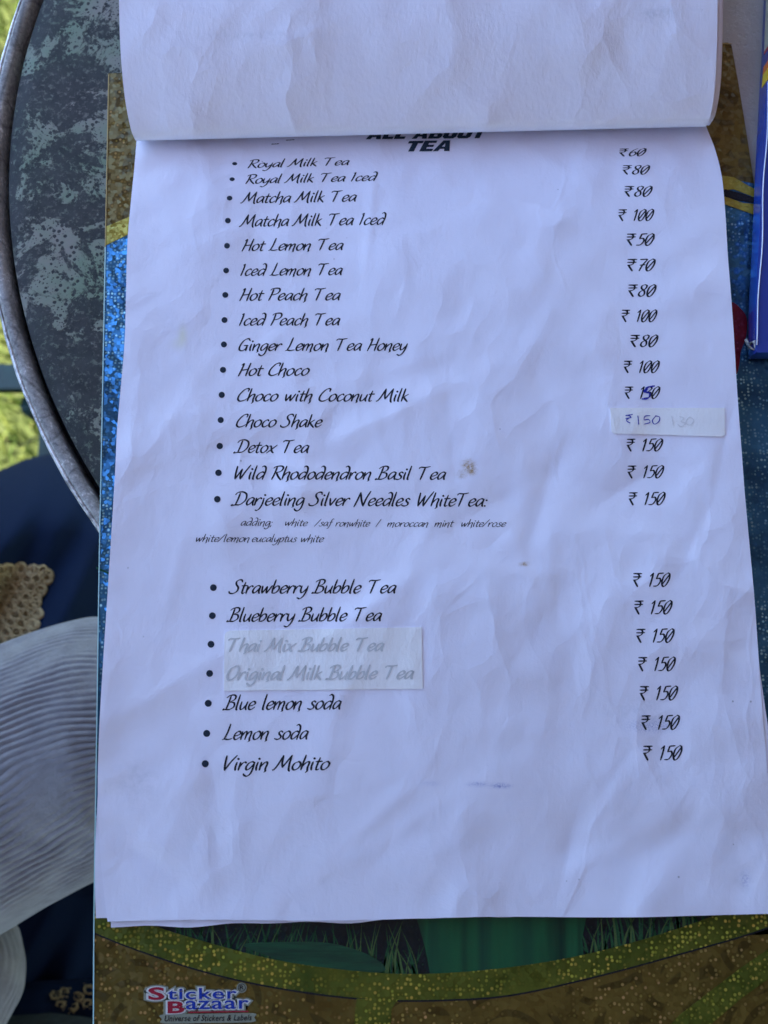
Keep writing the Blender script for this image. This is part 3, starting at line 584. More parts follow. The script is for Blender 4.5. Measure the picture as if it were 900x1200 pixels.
# ------------------------------------------------------------------ pen lettering
GL = {
'a': (5.2, [[(4.3,4.5),(3,5.2),(1.3,4.2),(.4,2),(1,.3),(2.3,.8),(3.8,3),(4.4,4.9)], [(4.4,4.9),(4.1,1.6),(4.6,-.1)]]),
'b': (5.0, [[(.9,9),(.5,4),(.6,.2)], [(.6,2),(2,4.5),(3.7,4.7),(4.2,2.7),(2.8,.4),(.6,.1)]]),
'c': (4.3, [[(3.9,4.3),(3,5.1),(1.3,4.1),(.5,2),(1.2,.2),(2.6,.3),(4,1.5)]]),
'd': (5.5, [[(1.9,8.4),(2.9,9.1),(4.3,8),(4.7,5),(4.3,2),(4.2,-.2)], [(4.4,4.2),(3,5),(1.2,3.9),(.4,1.7),(1.2,.2),(2.6,.8),(4.2,3)]]),
'e': (4.5, [[(.6,2.2),(2.4,2.6),(3.9,3.7),(3.4,4.9),(2.2,5),(.8,3.6),(.5,1.4),(1.4,.1),(2.8,.4),(4.2,1.7)]]),
'f': (5.6, [[(4.4,8.5),(3.4,9.1),(2.4,7.8),(2,4),(1.4,0),(.4,-2.6),(-.6,-3)], [(.6,4.8),(3.6,5.1)]]),
'g': (5.2, [[(4.3,4.5),(3,5.2),(1.3,4.2),(.4,2),(1,.3),(2.3,.8),(3.8,3),(4.4,4.9)], [(4.4,4.9),(4.3,1),(3.8,-2),(2.4,-3.6),(.8,-3.2),(0,-2.2)]]),
'h': (4.9, [[(1,9.1),(.6,4),(.4,0)], [(.5,1.6),(1.8,4),(3.2,5),(4,4.2),(3.7,1.5),(4,-.6),(3.3,-1.7)]]),
'i': (2.5, [[(1,4.9),(.8,2),(1.2,-.1)], [(.9,7.3),(1.5,6.6)]]),
'j': (2.6, [[(1.2,4.9),(1.1,1),(.3,-2),(-1,-3.4),(-2.2,-3.2)], [(1.0,7.3),(1.6,6.6)]]),
'k': (4.6, [[(.9,9),(.5,0)], [(.6,2.4),(2.6,4.2),(3.8,5.1)], [(1.4,2.9),(2.4,1.6),(4.2,-.3)]]),
'l': (2.5, [[(1,9.3),(.7,4),(.7,.6),(1.3,-.1)]]),
'm': (7.2, [[(.4,4.9),(.4,0)], [(.5,1.8),(1.8,4.4),(2.8,4.9),(3.2,3.6),(2.9,0)], [(3,1.8),(4.3,4.4),(5.5,4.9),(5.9,3.6),(5.6,.6),(5.8,-.8),(5.1,-1.3)]]),
'n': (5.0, [[(.4,4.9),(.4,0)], [(.5,1.8),(1.9,4.3),(3.2,5),(3.8,3.8),(3.5,.8),(3.8,-.7),(3.1,-1.3)]]),
'o': (5.0, [[(2.9,5),(1.1,4.1),(.4,2),(1.2,.2),(2.8,.3),(4.2,2),(4.3,4),(3,5.1),(2.2,4.8)]]),
'p': (5.0, [[(.6,4.9),(.6,0),(.1,-3.6)], [(.6,2.6),(2,4.8),(3.8,4.8),(4.1,2.8),(2.8,.4),(.8,.2)]]),
'r': (3.8, [[(.5,4.9),(.4,0)], [(.5,1.8),(1.6,4.2),(2.8,5),(3.7,4.4)]]),
's': (3.9, [[(3.6,4.4),(2.4,5.1),(1.4,4.4),(1.7,3.2),(2.9,2.1),(2.8,.7),(1.2,0),(-.5,.5)]]),
't': (3.3, [[(1.7,7.4),(1.2,3),(1.2,.6),(1.9,0),(2.9,.6)], [(0,5),(3.5,5.2)]]),
'u': (5.0, [[(.6,4.9),(.4,1.8),(1,.2),(2.4,.8),(3.7,3.2)], [(4.1,4.9),(3.7,1.6),(4.2,-.1)]]),
'v': (4.3, [[(.4,4.9),(1,2),(1.6,.1)], [(1.6,.1),(3,3),(3.9,5.1)]]),
'w': (6.5, [[(.4,4.9),(.7,2),(1.2,.1)], [(1.2,.1),(2.6,3),(3.3,4.6)], [(3.3,4.6),(3.4,2),(3.8,.1)], [(3.8,.1),(5.2,3),(6.1,5.2)]]),
'x': (4.8, [[(.2,4.6),(1.3,4.4),(2.4,1.2),(3.8,-.1)], [(5,5.4),(2.4,2.7),(-.5,-.3)]]),
'y': (5.0, [[(.6,4.9),(.5,2),(1.3,.4),(2.6,1.2),(3.8,3.2)], [(4.3,4.9),(3.9,1),(3,-2),(1.4,-3.6),(-.4,-3)]]),
'R': (6.2, [[(1.5,8.7),(1.1,4),(.3,-.2)], [(-.4,7.6),(.4,8.5),(2.4,9.1),(4.6,8.9),(5.4,7.4),(4.3,5.4),(1.2,4.4)], [(2,4.6),(3.6,2),(5.8,-.4)]]),
'M': (8.6, [[(-1.6,.1),(-.9,.2),(.2,2),(1.4,5.6),(2.3,8.9)], [(2.3,8.9),(2.6,5),(3.5,1.6)], [(3.5,1.6),(5.2,5.2),(6.9,9)], [(6.9,9),(6.8,4),(7.2,.6),(7.9,-.8)]]),
'T': (7.6, [[(-.6,7.5),(.3,8.5),(3,8.4),(6,9)], [(3.1,8.5),(2.6,4),(2.1,-.1)]]),
'I': (2.8, [[(1.3,8.9),(1,4),(.5,-.1)], [(.2,8),(1.3,8.9)]]),
'H': (6.0, [[(.2,7.6),(1.3,8.7),(.9,4),(.1,-.3)], [(5.4,9.2),(4.9,4),(4.6,-.2)], [(.9,3.9),(5,4.6)]]),
'L': (5.4, [[(1.8,9.6),(1.2,4),(.2,.4)], [(-.9,-.2),(.3,.4),(2.4,.1),(5,.6)]]),
'P': (5.8, [[(1.5,8.7),(1.1,4),(.3,-.2)], [(-.4,7.6),(.4,8.5),(2.4,9.1),(4.8,8.9),(5.6,7.2),(4.4,5),(1.2,3.9)]]),
'G': (6.6, [[(6,7.4),(4.6,9),(2.2,7.8),(.5,4.2),(.6,1),(2.4,0),(4.4,1.2),(5,3.6)], [(3,3.8),(5.6,4)], [(5,3.8),(5,0)]]),
'C': (6.2, [[(5.4,7),(5.6,8.5),(4.6,9.1),(2.6,8),(.6,4.6),(.4,1.4),(2.2,0),(4.6,.7),(6,1.8)]]),
'S': (5.6, [[(5.2,7.6),(4.6,8.9),(3,9),(1.7,7.8),(2.0,6),(3.6,4),(3.6,1.6),(1.6,0),(-.6,.2),(-1.2,1.3)]]),
'D': (6.9, [[(1.7,8.2),(1.3,4),(.7,.4)], [(-1.0,7.0),(.2,8.6),(3.2,9),(5.8,7.2),(6,3.4),(3.4,.5),(.6,.2),(-1.6,-.2),(-1.2,.7)]]),
'W': (9.2, [[(.9,8.9),(1.1,4),(1.6,0)], [(1.6,0),(3.2,4),(4.3,7)], [(4.3,7),(4.2,3),(4.8,0)], [(4.8,0),(6.6,5),(8.8,9.8)]]),
'B': (5.9, [[(1.5,8.5),(1.1,4),(.5,.2)], [(-.8,7.4),(.4,8.6),(2.8,9.2),(4.4,8.4),(4.2,6.4),(1.8,4.8)], [(1.8,4.8),(4.4,4.2),(4.8,1.8),(2.6,.2),(.2,.2),(-1.1,0),(-.8,.8)]]),
'N': (7.6, [[(-.4,-.8),(.6,4),(1.3,8.9)], [(1.3,8.9),(3,4),(5,-.2)], [(5,-.2),(5.7,5),(7.2,9.9)]]),
'V': (6.4, [[(.8,8.9),(1.1,4),(1.8,0)], [(1.8,0),(3.9,5),(6.4,9.2)]]),
'O': (6.9, [[(3.8,9),(1.4,7.4),(.4,3.4),(1.6,.2),(4,.6),(6,4),(5.8,7.8),(4,9.1),(3,8.8)]]),
'0': (5.2, [[(3.2,8.9),(1,6.8),(.4,3),(1.4,.1),(3.2,.6),(4.7,4.4),(4.5,7.8),(3.2,8.9)], [(.6,.8),(4.7,8.3)]]),
'1': (3.3, [[(.2,6.8),(1.9,8.9)], [(1.9,8.9),(1.6,4),(1.2,0)]]),
'3': (4.8, [[(.9,7.9),(2.6,9),(4.1,7.4),(2,5)], [(2,5),(4.2,4),(3.6,.9),(.2,.3)]]),
'5': (4.9, [[(5.2,8.8),(2.0,8.6)], [(2,8.6),(1.3,5)], [(1.3,5),(3.4,5.3),(4.2,3.3),(2.7,.5),(.2,.2)]]),
'6': (5.0, [[(4.4,8.7),(2,6.6),(.5,3),(1.4,.1),(3.4,.8),(4.3,3.1),(3,4.8),(1,3.4)]]),
'7': (4.8, [[(.6,8.6),(5,8.7)], [(5,8.7),(2.6,4),(1.5,0)], [(1.2,4.3),(4.3,4.6)]]),
'8': (5.0, [[(3,8.9),(1.3,8),(1.4,6),(3.4,4),(3.7,1.4),(2,.1),(.5,1.4),(1,3.6),(3.6,5.6),(4.3,8),(3,8.9)]]),
'\u20b9': (6.0, [[(.2,8.7),(5.6,8.7)], [(0.2,6.5),(5.4,6.5)], [(1.8,8.7),(3.7,8.0),(3.8,5.8),(2.2,4.5),(.3,4.4)], [(.8,4.4),(3.4,0)]]),
';': (2.2, [[(.9,4.4),(1.1,3.8)], [(1,.6),(.2,-1.6)]]), ':': (2.2, [[(.9,4.4),(1.1,3.8)], [(.7,.6),(.9,0)]]),
'/': (4.4, [[(4.2,8.8),(-.8,-.4)]]), ' ': (4.1, []),
}
NIB = math.radians(28)
def pen_run(s, shear=.27, thin=.42, thick=1.05, weight=1.22, jitter=0.):
    """strokes of a written string, as ribbons in letter units"""
    x = 0.; parts = []; rj = random.Random(len(s) * 7 + ord(s[0]))
    for ch in s:
        adv, strokes = GL[ch]
        sh = shear if ch != '\u20b9' else shear * .35
        jx, jy = rj.uniform(-jitter, jitter), rj.uniform(-jitter, jitter)
        for stp in strokes:
            p = catmull(stp, 6); p = np.c_[p[:, 0] + p[:, 1] * sh + x + jx, p[:, 1] + jy]
            d = np.gradient(p, axis=0); L = np.linalg.norm(d, axis=1)[:, None] + 1e-9; d /= L
            ang = np.arctan2(d[:, 1], d[:, 0]); w = (thin + (thick - thin) * np.abs(np.sin(ang - NIB))) * weight
            kk = np.linspace(0, 1, len(p)); w *= .62 + .38 * np.clip(np.minimum(kk, 1 - kk) * 7, 0, 1)
            n = np.c_[-d[:, 1], d[:, 0]] * w[:, None] / 2
            # extend ends a touch
            q = p.copy(); q[0] -= d[0] * w[0] * .3; q[-1] += d[-1] * w[-1] * .3
            parts.append((np.vstack([q + n, q - n]), [[k, k + len(p), k + len(p) + 1, k + 1] for k in range(len(p) - 1)]))
        x += adv
    v, f = join(parts); return v, f
FIX = .00006
def page_text(s, x0, x1, yb0, yb1, cap, mat, name='menu_lettering', parent=None, dz=FIX, lab=True, **kw):
    parent = parent or pg
    v, f = pen_run(s, **kw); lo, hi = v[:, 0].min(), v[:, 0].max()
    t_ = (v[:, 0] - lo) / (hi - lo); X = x0 + t_ * (x1 - x0); Y = yb0 + t_ * (yb1 - yb0) - v[:, 1] / 9.0 * cap
    # each stroke a hair above the one before, so that crossings never share a plane
    w = onpage(X, Y, dz); k = 0
    o = mesh_obj(name, w, [q[::-1] for q in f], mat, parent)
    if lab: o['label'] = 'printed line reading ' + s.replace('\u20b9', 'Rs ')
    return o
LINES = [
('Royal Milk Tea', 290, 410, 196.8, 193.2, 9.3), ('Royal Milk Tea Iced', 287.4, 443, 215.2, 211.6, 10.3), ('Matcha Milk Tea', 281.5, 418.5, 238.0, 235.8, 12.8),
('Matcha Milk Tea Iced', 280, 453, 265.4, 263.0, 13.8), ('Hot Lemon Tea', 283, 403, 293.8, 292.8, 13.4), ('Iced Lemon Tea', 281.5, 402, 323, 322, 13.6),
('Hot Peach Tea', 280.2, 399.6, 352, 351.6, 14), ('Iced Peach Tea', 280, 399, 381.2, 381, 14), ('Ginger Lemon Tea Honey', 279.3, 478, 411, 410.6, 14.2),
('Hot Choco', 278.6, 363.3, 440.2, 439.8, 14.4), ('Choco with Coconut Milk', 277.6, 479.3, 470, 470.2, 14.6), ('Choco Shake', 276.2, 378.4, 500.4, 500.4, 14.8),
('Detox Tea', 273, 362.8, 530.4, 530.6, 15), ('Wild Rhododendron Basil Tea', 274.5, 523.2, 561.4, 562, 15.2), ('Darjeeling Silver Needles WhiteTea:', 270, 571.5, 592, 593.4, 15.6),
('Strawberry Bubble Tea', 267.6, 465, 695.4, 695, 15.8), ('Blueberry Bubble Tea', 265, 448, 728.4, 727.6, 16), ('Blue lemon soda', 260.4, 400.6, 831.8, 831, 17),
('Lemon soda', 259.8, 362, 866.8, 866.2, 17), ('Virgin Mohito', 262, 387.3, 902.8, 902, 17.2)]
for l in LINES: page_text(*l, M_ink)
SM = dict(thin=.36, thick=.85)
for l in (('adding;', 282, 319.5, 616, 616.2, 9.2), ('white', 334, 361, 616, 616.5, 8.6), ('/saf', 368, 392, 616.5, 616.7, 8.6), ('ronwhite', 393, 434, 616.8, 617, 8.6), ('/', 440, 447, 617, 617, 9),
          ('moroccan', 453.5, 502, 617.2, 617.2, 8.6), ('mint', 509, 532.5, 617.2, 617.2, 8.6), ('white/rose', 540.5, 593.5, 617.2, 617.3, 8.8), ('white/lemon', 229.5, 292.5, 634.8, 635, 9), ('eucalyptus', 295, 348.5, 635, 635.2, 9), ('white', 352.5, 380, 635.2, 635.3, 9)):
    page_text(*l, M_small, **SM)
PR = [('60', 725.7, 757.8, 183.2, 182.4, 8.8), ('80', 729.6, 762, 204.4, 204, 10.6), ('80', 731.8, 765, 230.4, 230, 12.2), (' 100', 724.7, 766.8, 258.9, 258.3, 13.4), ('50', 734.3, 767.5, 287.7, 287.3, 13.8),
('70', 735, 768.5, 317.6, 317.2, 14), ('80', 736.2, 769.5, 347.6, 347.2, 14), (' 100', 728.4, 770.5, 377.2, 376.8, 14), ('80', 738.7, 771.7, 406.6, 406.2, 14), (' 100', 730.9, 773.4, 436.9, 436.5, 14), (' 130', 732, 774, 467.2, 466.8, 14),
(' 150', 734.3, 777.3, 528.8, 528.2, 14.4), (' 150', 735.3, 778.5, 560.4, 559.8, 14.6), (' 150', 736.7, 780.2, 591.9, 591.3, 14.8), (' 150', 741.8, 786, 687.5, 686.9, 15.8), (' 150', 743.3, 788.4, 719.8, 719.2, 15.8), (' 150', 745.6, 790.7, 753.1, 752.5, 16),
(' 150', 747.8, 792.2, 786.4, 785.8, 16.2), (' 150', 749.6, 794.9, 820.6, 820, 16.4), (' 150', 751.6, 797, 855.1, 854.5, 16.6), (' 150', 753.6, 800, 890.9, 890.2, 16.8)]
for s_, x0, x1, y0, y1, cap in PR: page_text('\u20b9' + s_, x0, x1, y0, y1, cap, M_ink, name='price_lettering', shear=.2)
# blue pen over the 3 of 130
def scrawl(pts, mat, w, name, parent=pg, dz=.00012, n=8):
    p = catmull(pts, n); d = np.gradient(p, axis=0); d /= np.linalg.norm(d, axis=1)[:, None] + 1e-9
    kk = np.linspace(0, 1, len(p)); ww = w * (.6 + .4 * np.sin(kk * 9) ** 2) / 2; nn = np.c_[-d[:, 1], d[:, 0]] * ww[:, None]
    v = np.vstack([p + nn, p - nn]); W = onpage(v[:, 0], v[:, 1], dz)
    return W, [[k, k + 1, k + len(p) + 1, k + len(p)] for k in range(len(p) - 1)]
v, f = join([scrawl(q, M_pen, 2.0, '') for q in ([(767.5, 452.2), (760, 453.5), (756.5, 455)], [(758, 454), (755, 459), (760, 459.5), (761.5, 463), (758.5, 467), (752, 467.5)], [(759, 455), (756.5, 459.5), (761.5, 460.5), (761, 465)])])
mesh_obj('pen_correction', v, f, M_pen, pg)
# bullets
BUL = [(275,191.8,3.0,1.9),(272,210,3.1,2.2),(269,232.2,3.3,2.8),(267,258.5,3.4,3.2),(266,288,3.4,3.3),(265,317,3.4,3.3),(264,345.6,3.5,3.4),(263,375,3.5,3.4),(262.3,403.6,3.5,3.5),(261.3,433.4,3.6,3.5),(259.8,462.7,3.6,3.6),(258.6,492.2,3.6,3.6),
(257.5,522.7,3.7,3.7),(256,554,3.8,3.8),(254.6,585,3.8,3.8),(250,688.6,3.9,3.9),(248.8,721.5,3.9,3.9),(247.2,755,4,4),(245.6,789.2,4,4),(244,824.2,4.1,4.1),(242.2,859.5,4.1,4.1),(240.5,895,4.1,4.1)]
for x, y, rx_, ry_ in BUL:
    a_ = np.linspace(0, 2 * np.pi, 24, endpoint=False); X = np.r_[x, x + rx_ * np.cos(a_)]; Y = np.r_[y, y + ry_ * np.sin(a_)]
    mesh_obj('bullet', onpage(X, Y, FIX), [[0, 1 + (k + 1) % 24, 1 + k] for k in range(24)], M_bul, pg)
# heavy slanted heading, upper half under the bend
HB = {'A': (7.6, [[(0,0),(2.3,9),(5.2,9),(7.4,0),(5.0,0),(4.6,1.9),(2.7,1.9),(2.3,0)]], [(3.1,3.8),(4.3,3.8),(3.7,6.6)]),
 'L': (5.8, [[(0.2,0),(0.2,9),(2.7,9),(2.7,2.1),(5.5,2.1),(5.5,0)]], None), 'T': (6.8, [[(2.1,0),(2.1,6.9),(.1,6.9),(.1,9),(6.7,9),(6.7,6.9),(4.6,6.9),(4.6,0)]], None),
 'E': (6.2, [[(0.2,0),(0.2,9),(5.8,9),(5.8,7),(2.7,7),(2.7,5.5),(5.4,5.5),(5.4,3.6),(2.7,3.6),(2.7,2.1),(5.9,2.1),(5.9,0)]], None),
 'B': (6.9, [[(0.2,0),(0.2,9),(5,9),(6.3,7.9),(6.3,5.6),(5.5,4.7),(6.6,3.7),(6.6,1.2),(5.2,0)]], None),
 'O': (7.0, [[(1.4,0),(.2,1.4),(.2,7.6),(1.4,9),(5.6,9),(6.8,7.6),(6.8,1.4),(5.6,0)]], None),
 'U': (7.0, [[(1.4,0),(.2,1.4),(.2,9),(2.7,9),(2.7,2.4),(4.3,2.4),(4.3,9),(6.8,9),(6.8,1.4),(5.6,0)]], None), ' ': (3.2, [], None)}
HOLE = {'A': [[(3.0,3.7),(4.4,3.7),(3.7,6.6)]], 'B': [[(2.6,2),(4.2,2),(4.2,3.6),(2.6,3.6)], [(2.6,5.5),(4.0,5.5),(4.0,7.1),(2.6,7.1)]], 'O': [[(2.8,2.3),(4.2,2.3),(4.2,6.7),(2.8,6.7)]]}
from mathutils.geometry import tessellate_polygon
def heavy(s, x0, x1, yb0, yb1, cap, lvl=0):
    x = 0; V = []; Fc = []; o = 0
    for ch in s:
        adv, polys, _ = HB[ch]
        for pl in polys:
            loops = [pl] + HOLE.get(ch, [])
            tri = tessellate_polygon([[Vector((a, b, 0)) for a, b in l] for l in loops]); flat = [q for l in loops for q in l]
            V += [(a + x + b * .28, b) for a, b in flat]; Fc += [[i + o for i in t3] for t3 in tri]; o += len(flat)
        x += adv
    V = np.array(V); lo, hi = V[:, 0].min(), V[:, 0].max(); t_ = (V[:, 0] - lo) / (hi - lo)
    X = x0 + t_ * (x1 - x0); Y = yb0 + t_ * (yb1 - yb0) - V[:, 1] / 9 * cap
    w = onpage(X, np.maximum(Y, 151), .00015)
    o_ = mesh_obj('heading_lettering', w, Fc, M_head, pg); o_['label'] = 'heavy slanted heading reading ' + s; return o_
heavy('ALL ABOUT', 428.5, 573, 163.2, 161.8, 12); heavy('TEA', 478, 527.5, 177.6, 176.8, 12.4)
v, f = join([scrawl(q, M_ink, 1.0, '') for q in ([(318, 169), (327, 168.4)], [(335, 164.4), (345, 163.6)])]); mesh_obj('faint_mark', v, f, M_small, pg)

# ------------------------------------------------------------------ stickers
def sticker(name, corners, rad, lab, lift=.00026):
    # corners in order TL, TR, BR, BL; rad = corner rounding of each
    out = []
    c4 = [np.array(q, float) for q in corners]
    for k in range(4):
        p0, p, p1 = c4[k - 1], c4[k], c4[(k + 1) % 4]; r = rad[k]
        if r == 0: out.append(p); continue
        d0 = (p0 - p) / np.linalg.norm(p0 - p); d1 = (p1 - p) / np.linalg.norm(p1 - p)
        for t_ in np.linspace(0, 1, 7): out.append((1 - t_) ** 2 * (p + d0 * r) + 2 * t_ * (1 - t_) * p + t_ ** 2 * (p + d1 * r))
    out = np.array(out)
    # surface grid clipped to the outline: rows between left and right sides
    y0, y1 = out[:, 1].min(), out[:, 1].max(); nr, nc = 40, 90; 
    u = np.linspace(0, 1, nc); v = np.linspace(0, 1, nr)
    X = np.zeros((nr, nc)); Y = np.zeros((nr, nc))
    for a, vv in enumerate(v):
        L_ = c4[0] * (1 - vv) + c4[3] * vv; R_ = c4[1] * (1 - vv) + c4[2] * vv
        hgt = np.linalg.norm(c4[3] - c4[0]); dl = dr = 0
        for r, dist, side in ((rad[0], vv * hgt, 'l'), (rad[3], (1 - vv) * hgt, 'l'), (rad[1], vv * hgt, 'r'), (rad[2], (1 - vv) * hgt, 'r')):
            if r and dist < r:
                ins = r - math.sqrt(max(0, r * r - (r - dist) ** 2))
                if side == 'l': dl = max(dl, ins)
                else: dr = max(dr, ins)
        X[a] = (L_[0] + dl) * (1 - u) + (R_[0] - dr) * u; Y[a] = L_[1] * (1 - u) + R_[1] * u
    Wt = onpage(X, Y, lift); Wb = onpage(X, Y, .00003)
    n = nr * nc; f = grid_faces(nr, nc)[:, ::-1].tolist()
    rim = [k for k in range(nc)] + [k * nc + nc - 1 for k in range(1, nr)] + [(nr - 1) * nc + k for k in range(nc - 2, -1, -1)] + [k * nc for k in range(nr - 2, 0, -1)]
    f += [[rim[k], rim[(k + 1) % len(rim)], n + rim[(k + 1) % len(rim)], n + rim[k]][::-1] for k in range(len(rim))]
    o = mesh_obj(name, np.vstack([Wt.reshape(-1, 3), Wb.reshape(-1, 3)]), f, M_sticker, menu); o['label'] = lab
    return o
s1 = sticker('correction_label', [(715, 478), (849, 478), (850, 511.5), (716.5, 508)], (0, 0, 4.5, 4), 'narrow white label with a blue pen price')
s2 = sticker('correction_label', [(263, 739), (494, 735), (495.5, 807), (262.3, 809.5)], (7, 0, 0, 0), 'wide white label covering two drink names')
SD = .00036
page_text('Thai Mix Bubble Tea', 267, 450.5, 763.4, 762.8, 15.6, M_ghost, parent=s2, dz=SD, name='show_through_lettering', weight=1.5)
page_text('Original Milk Bubble Tea', 265, 485.5, 796.8, 795.4, 16, M_ghost, parent=s2, dz=SD, name='show_through_lettering', weight=1.5)
hand = [scrawl(q, M_pen, 1.25, '', dz=SD) for q in ([(733, 487), (741.5, 485.5)], [(733, 490.5), (740, 489.2)], [(736, 486.8), (739, 488.5), (734, 492.5), (738.5, 495.8)], [(747.5, 487), (748.5, 497.5)],
    [(762, 487), (756, 487.8), (755, 492), (760, 491.5), (761.5, 495), (755, 497)], [(768, 488), (764.5, 493), (767, 497), (772, 494), (773, 489), (769, 487.5), (767.5, 488)])]
v, f = join(hand); o = mesh_obj('pen_price', v, f, M_pen, s1); o['label'] = 'price written in blue pen reading Rs 150'
gh = [scrawl(q, M_pencil, 1.8, '', dz=SD) for q in ([(787, 487), (789, 498)], [(796, 488), (801, 490), (798, 494), (803, 496), (798, 500), (794, 497)], [(806, 490), (804, 496), (809, 498), (813, 493), (809, 489), (806, 490)])]
v, f = join(gh); mesh_obj('faded_scribble', v, f, M_pencil, s1)

# ------------------------------------------------------------------ glossy blue packet at the right
t = NT('packet_blue', .22); yv = t.n.new('ShaderNodeSeparateXYZ'); t.l.new(t.tc.outputs['Object'], yv.inputs[0])
t.color(t.mix(t.noise(40, 3), (.010, .035, .25), (.015, .06, .32))); t.b.inputs['Coat Weight'].default_value = .4; M_pb = t.m
M_pp = {n: ink('packet_' + n, c, .3) for n, c in (('red', (.5, .02, .02)), ('orange', (.7, .16, .02)), ('yellow', (.7, .5, .03)), ('beige', (.42, .42, .33)), ('skyblue', (.03, .20, .50)))}
t = NT('clear_film', .08, 0, (.85, .9, 1)); t.b.inputs['Transmission Weight'].default_value = 0; t.b.inputs['Alpha'].default_value = .35; M_film = t.m
pz0, pz1 = .0045, .0108
pk = thing('glossy_packet', tuple(P(990, 200, pz0)), 'glossy blue plastic wrapped packet with rainbow striped end at the right edge', 'packet')
def xedge(y): return np.interp(y, [-60, 0, 60, 100, 200, 330, 405, 415], [905, 903, 901, 898, 893, 887.5, 883, 887])
def pk_slab(name, y0, y1, mat, z0=pz0, z1=pz1, ins=0., slant=0):
    ys = np.linspace(y0, y1, 10); pts = [(xedge(y) + ins, y) for y in ys] + [(1150, y1 - slant), (1150, y0 - slant)]
    w = P([q[0] for q in pts], [q[1] for q in pts], z1)[:, :2]; return prism(name, w, z0, z1, mat, pk)
pk_slab('packet_body', -60, 413, M_pb)
for n_, a_, b_ in (('beige', -59, 52), ('red', 52, 68), ('orange', 68, 80), ('yellow', 80, 95)):
    ys = np.linspace(a_, b_, 5); pts = [(xedge(y) - .2, y) for y in ys] + [(960, b_ - 60), (960, a_ - 60)]
    w = P([q[0] for q in pts], [q[1] for q in pts], pz1 + .0001)[:, :2]; prism('coloured_stripe', w, pz1 - .004, pz1 + .0001, M_pp[n_], pk)
w = P([q for q in (892, 896, 893, 889)], [98, 104, 160, 150], pz1 + .0001)
ys = np.linspace(95, 404, 24); v, f = tube([P(xedge(y) + 3 + 1.0 * math.sin(y * .05), y, pz1 + .0004) for y in ys], .00022, 6)
t = NT('film_fold_highlight', .15, 0, (.7, .78, .9)); mesh_obj('film_seam_highlight', v, f, t.m, pk, True)  # pale colour stands in for the highlight along the clear film's edge
v, f = join([tube([P(874, 398, .008), P(878, 407, .009), P(886, 411, .009), P(884, 400, .0105), P(877, 404, .007)], .0006, 6)])
t = NT('crumpled_film', .2); t.color(t.ramp(t.noise(500, 3), [(.4, (.1, .12, .14)), (.6, (.5, .48, .42))])); mesh_obj('film_corner', v, f, t.m, pk, True)
ys = np.linspace(100, 408, 20)
Wn = np.vstack([P(xedge(ys) - 3.5 - 1.5 * np.sin(ys * .03), ys, .005), P(xedge(ys) + .2, ys, pz1 - .0005)])
mesh_obj('film_flap', Wn, [[k, k + 1, k + 21, k + 20] for k in range(19)], M_film, pk, True)

# ------------------------------------------------------------------ green chair left of the table
CZ = -.36
c1 = P(82, 444, CZ); cx0, cy0 = c1[0], c1[1]
chair = thing('garden_chair', (cx0 - .21, cy0 - .22, GZ), 'dark green painted metal chair under the person left of the table', 'chair')
tl = .02
sx, sy = .44, .43
def bar(a, b, r=.011): return join([tube([a, b], r, 12)])
fr = join([box((cx0 - sx / 2, cy0, CZ), (sx, .0205, .012)), box((cx0 - sx / 2, cy0 - sy, CZ), (sx, .0205, .012)),
           box((cx0 - .0095, cy0 - sy / 2, CZ), (.019, sy - .021, .012)), box((cx0 - sx + .0095, cy0 - sy / 2, CZ), (.019, sy - .021, .012))])
mesh_obj('seat_frame', *fr, M_chair, chair)
for k in range(5):
    mesh_obj('seat_slat', *box((cx0 - .165 - k * .055, cy0 - sy / 2, CZ + .009), (.042, sy - .03, .006)), M_chair, chair)
for (x, y) in ((cx0 - .03, cy0 - .02), (cx0 - .03, cy0 - sy + .02), (cx0 - sx + .02, cy0 - .02), (cx0 - sx + .02, cy0 - sy + .02)):
    v, f = tube([(x, y, CZ - .006), (x, y, GZ)], .011, 12); mesh_obj('leg', v, f, M_chair, chair, True)
for y in (cy0 - .0, cy0 - sy):
    v, f = tube([(cx0 - sx + .01, y, CZ), (cx0 - sx - .06, y, CZ + .42)], .011, 12); mesh_obj('back_post', v, f, M_chair, chair, True)
for k in range(3):
    mesh_obj('back_slat', *box((cx0 - sx - .026 - k * .018, cy0 - sy / 2, CZ + .2 + k * .09), (.008, sy - .024, .05)), M_chair, chair)

# ------------------------------------------------------------------ person seated on the chair, facing the table
def skin_mesh(name, joints, edges, rad, mat, parent, sub=2):
    me = bpy.data.meshes.new(name); off_ = ORI[parent.name]
    me.from_pydata([tuple(np.array(j) - off_) for j in joints], edges, []); o = bpy.data.objects.new(name, me); COL.objects.link(o)
    m = o.modifiers.new('skin', 'SKIN'); m.use_smooth_shade = True
    for k, r in enumerate(rad):
        sv_ = me.skin_vertices[0].data[k]; sv_.radius = (r, r) if not hasattr(r, '__len__') else r
        sv_.use_root = (k == 0)
    s_ = o.modifiers.new('sub', 'SUBSURF'); s_.levels = s_.render_levels = sub
    dg = bpy.context.evaluated_depsgraph_get(); nm = bpy.data.meshes.new_from_object(o.evaluated_get(dg)); bpy.data.objects.remove(o)
    nm.materials.clear(); nm.materials.append(mat); q = bpy.data.objects.new(name, nm); COL.objects.link(q); q.parent = parent; ORI[q.name] = off_
    return q
per = thing('person', (cx0 - .30, cy0 - .24, CZ + .012), 'person in navy clothes with gold lace trim and white ribbed sleeve, left of the table', 'person')
yc = cy0 - .24; xp = cx0 - .30; zp = CZ + .075
f0 = P(-300, 1040, -.135); f1 = P(150, 866, -.115); hnd = P(300, 850, -.06)
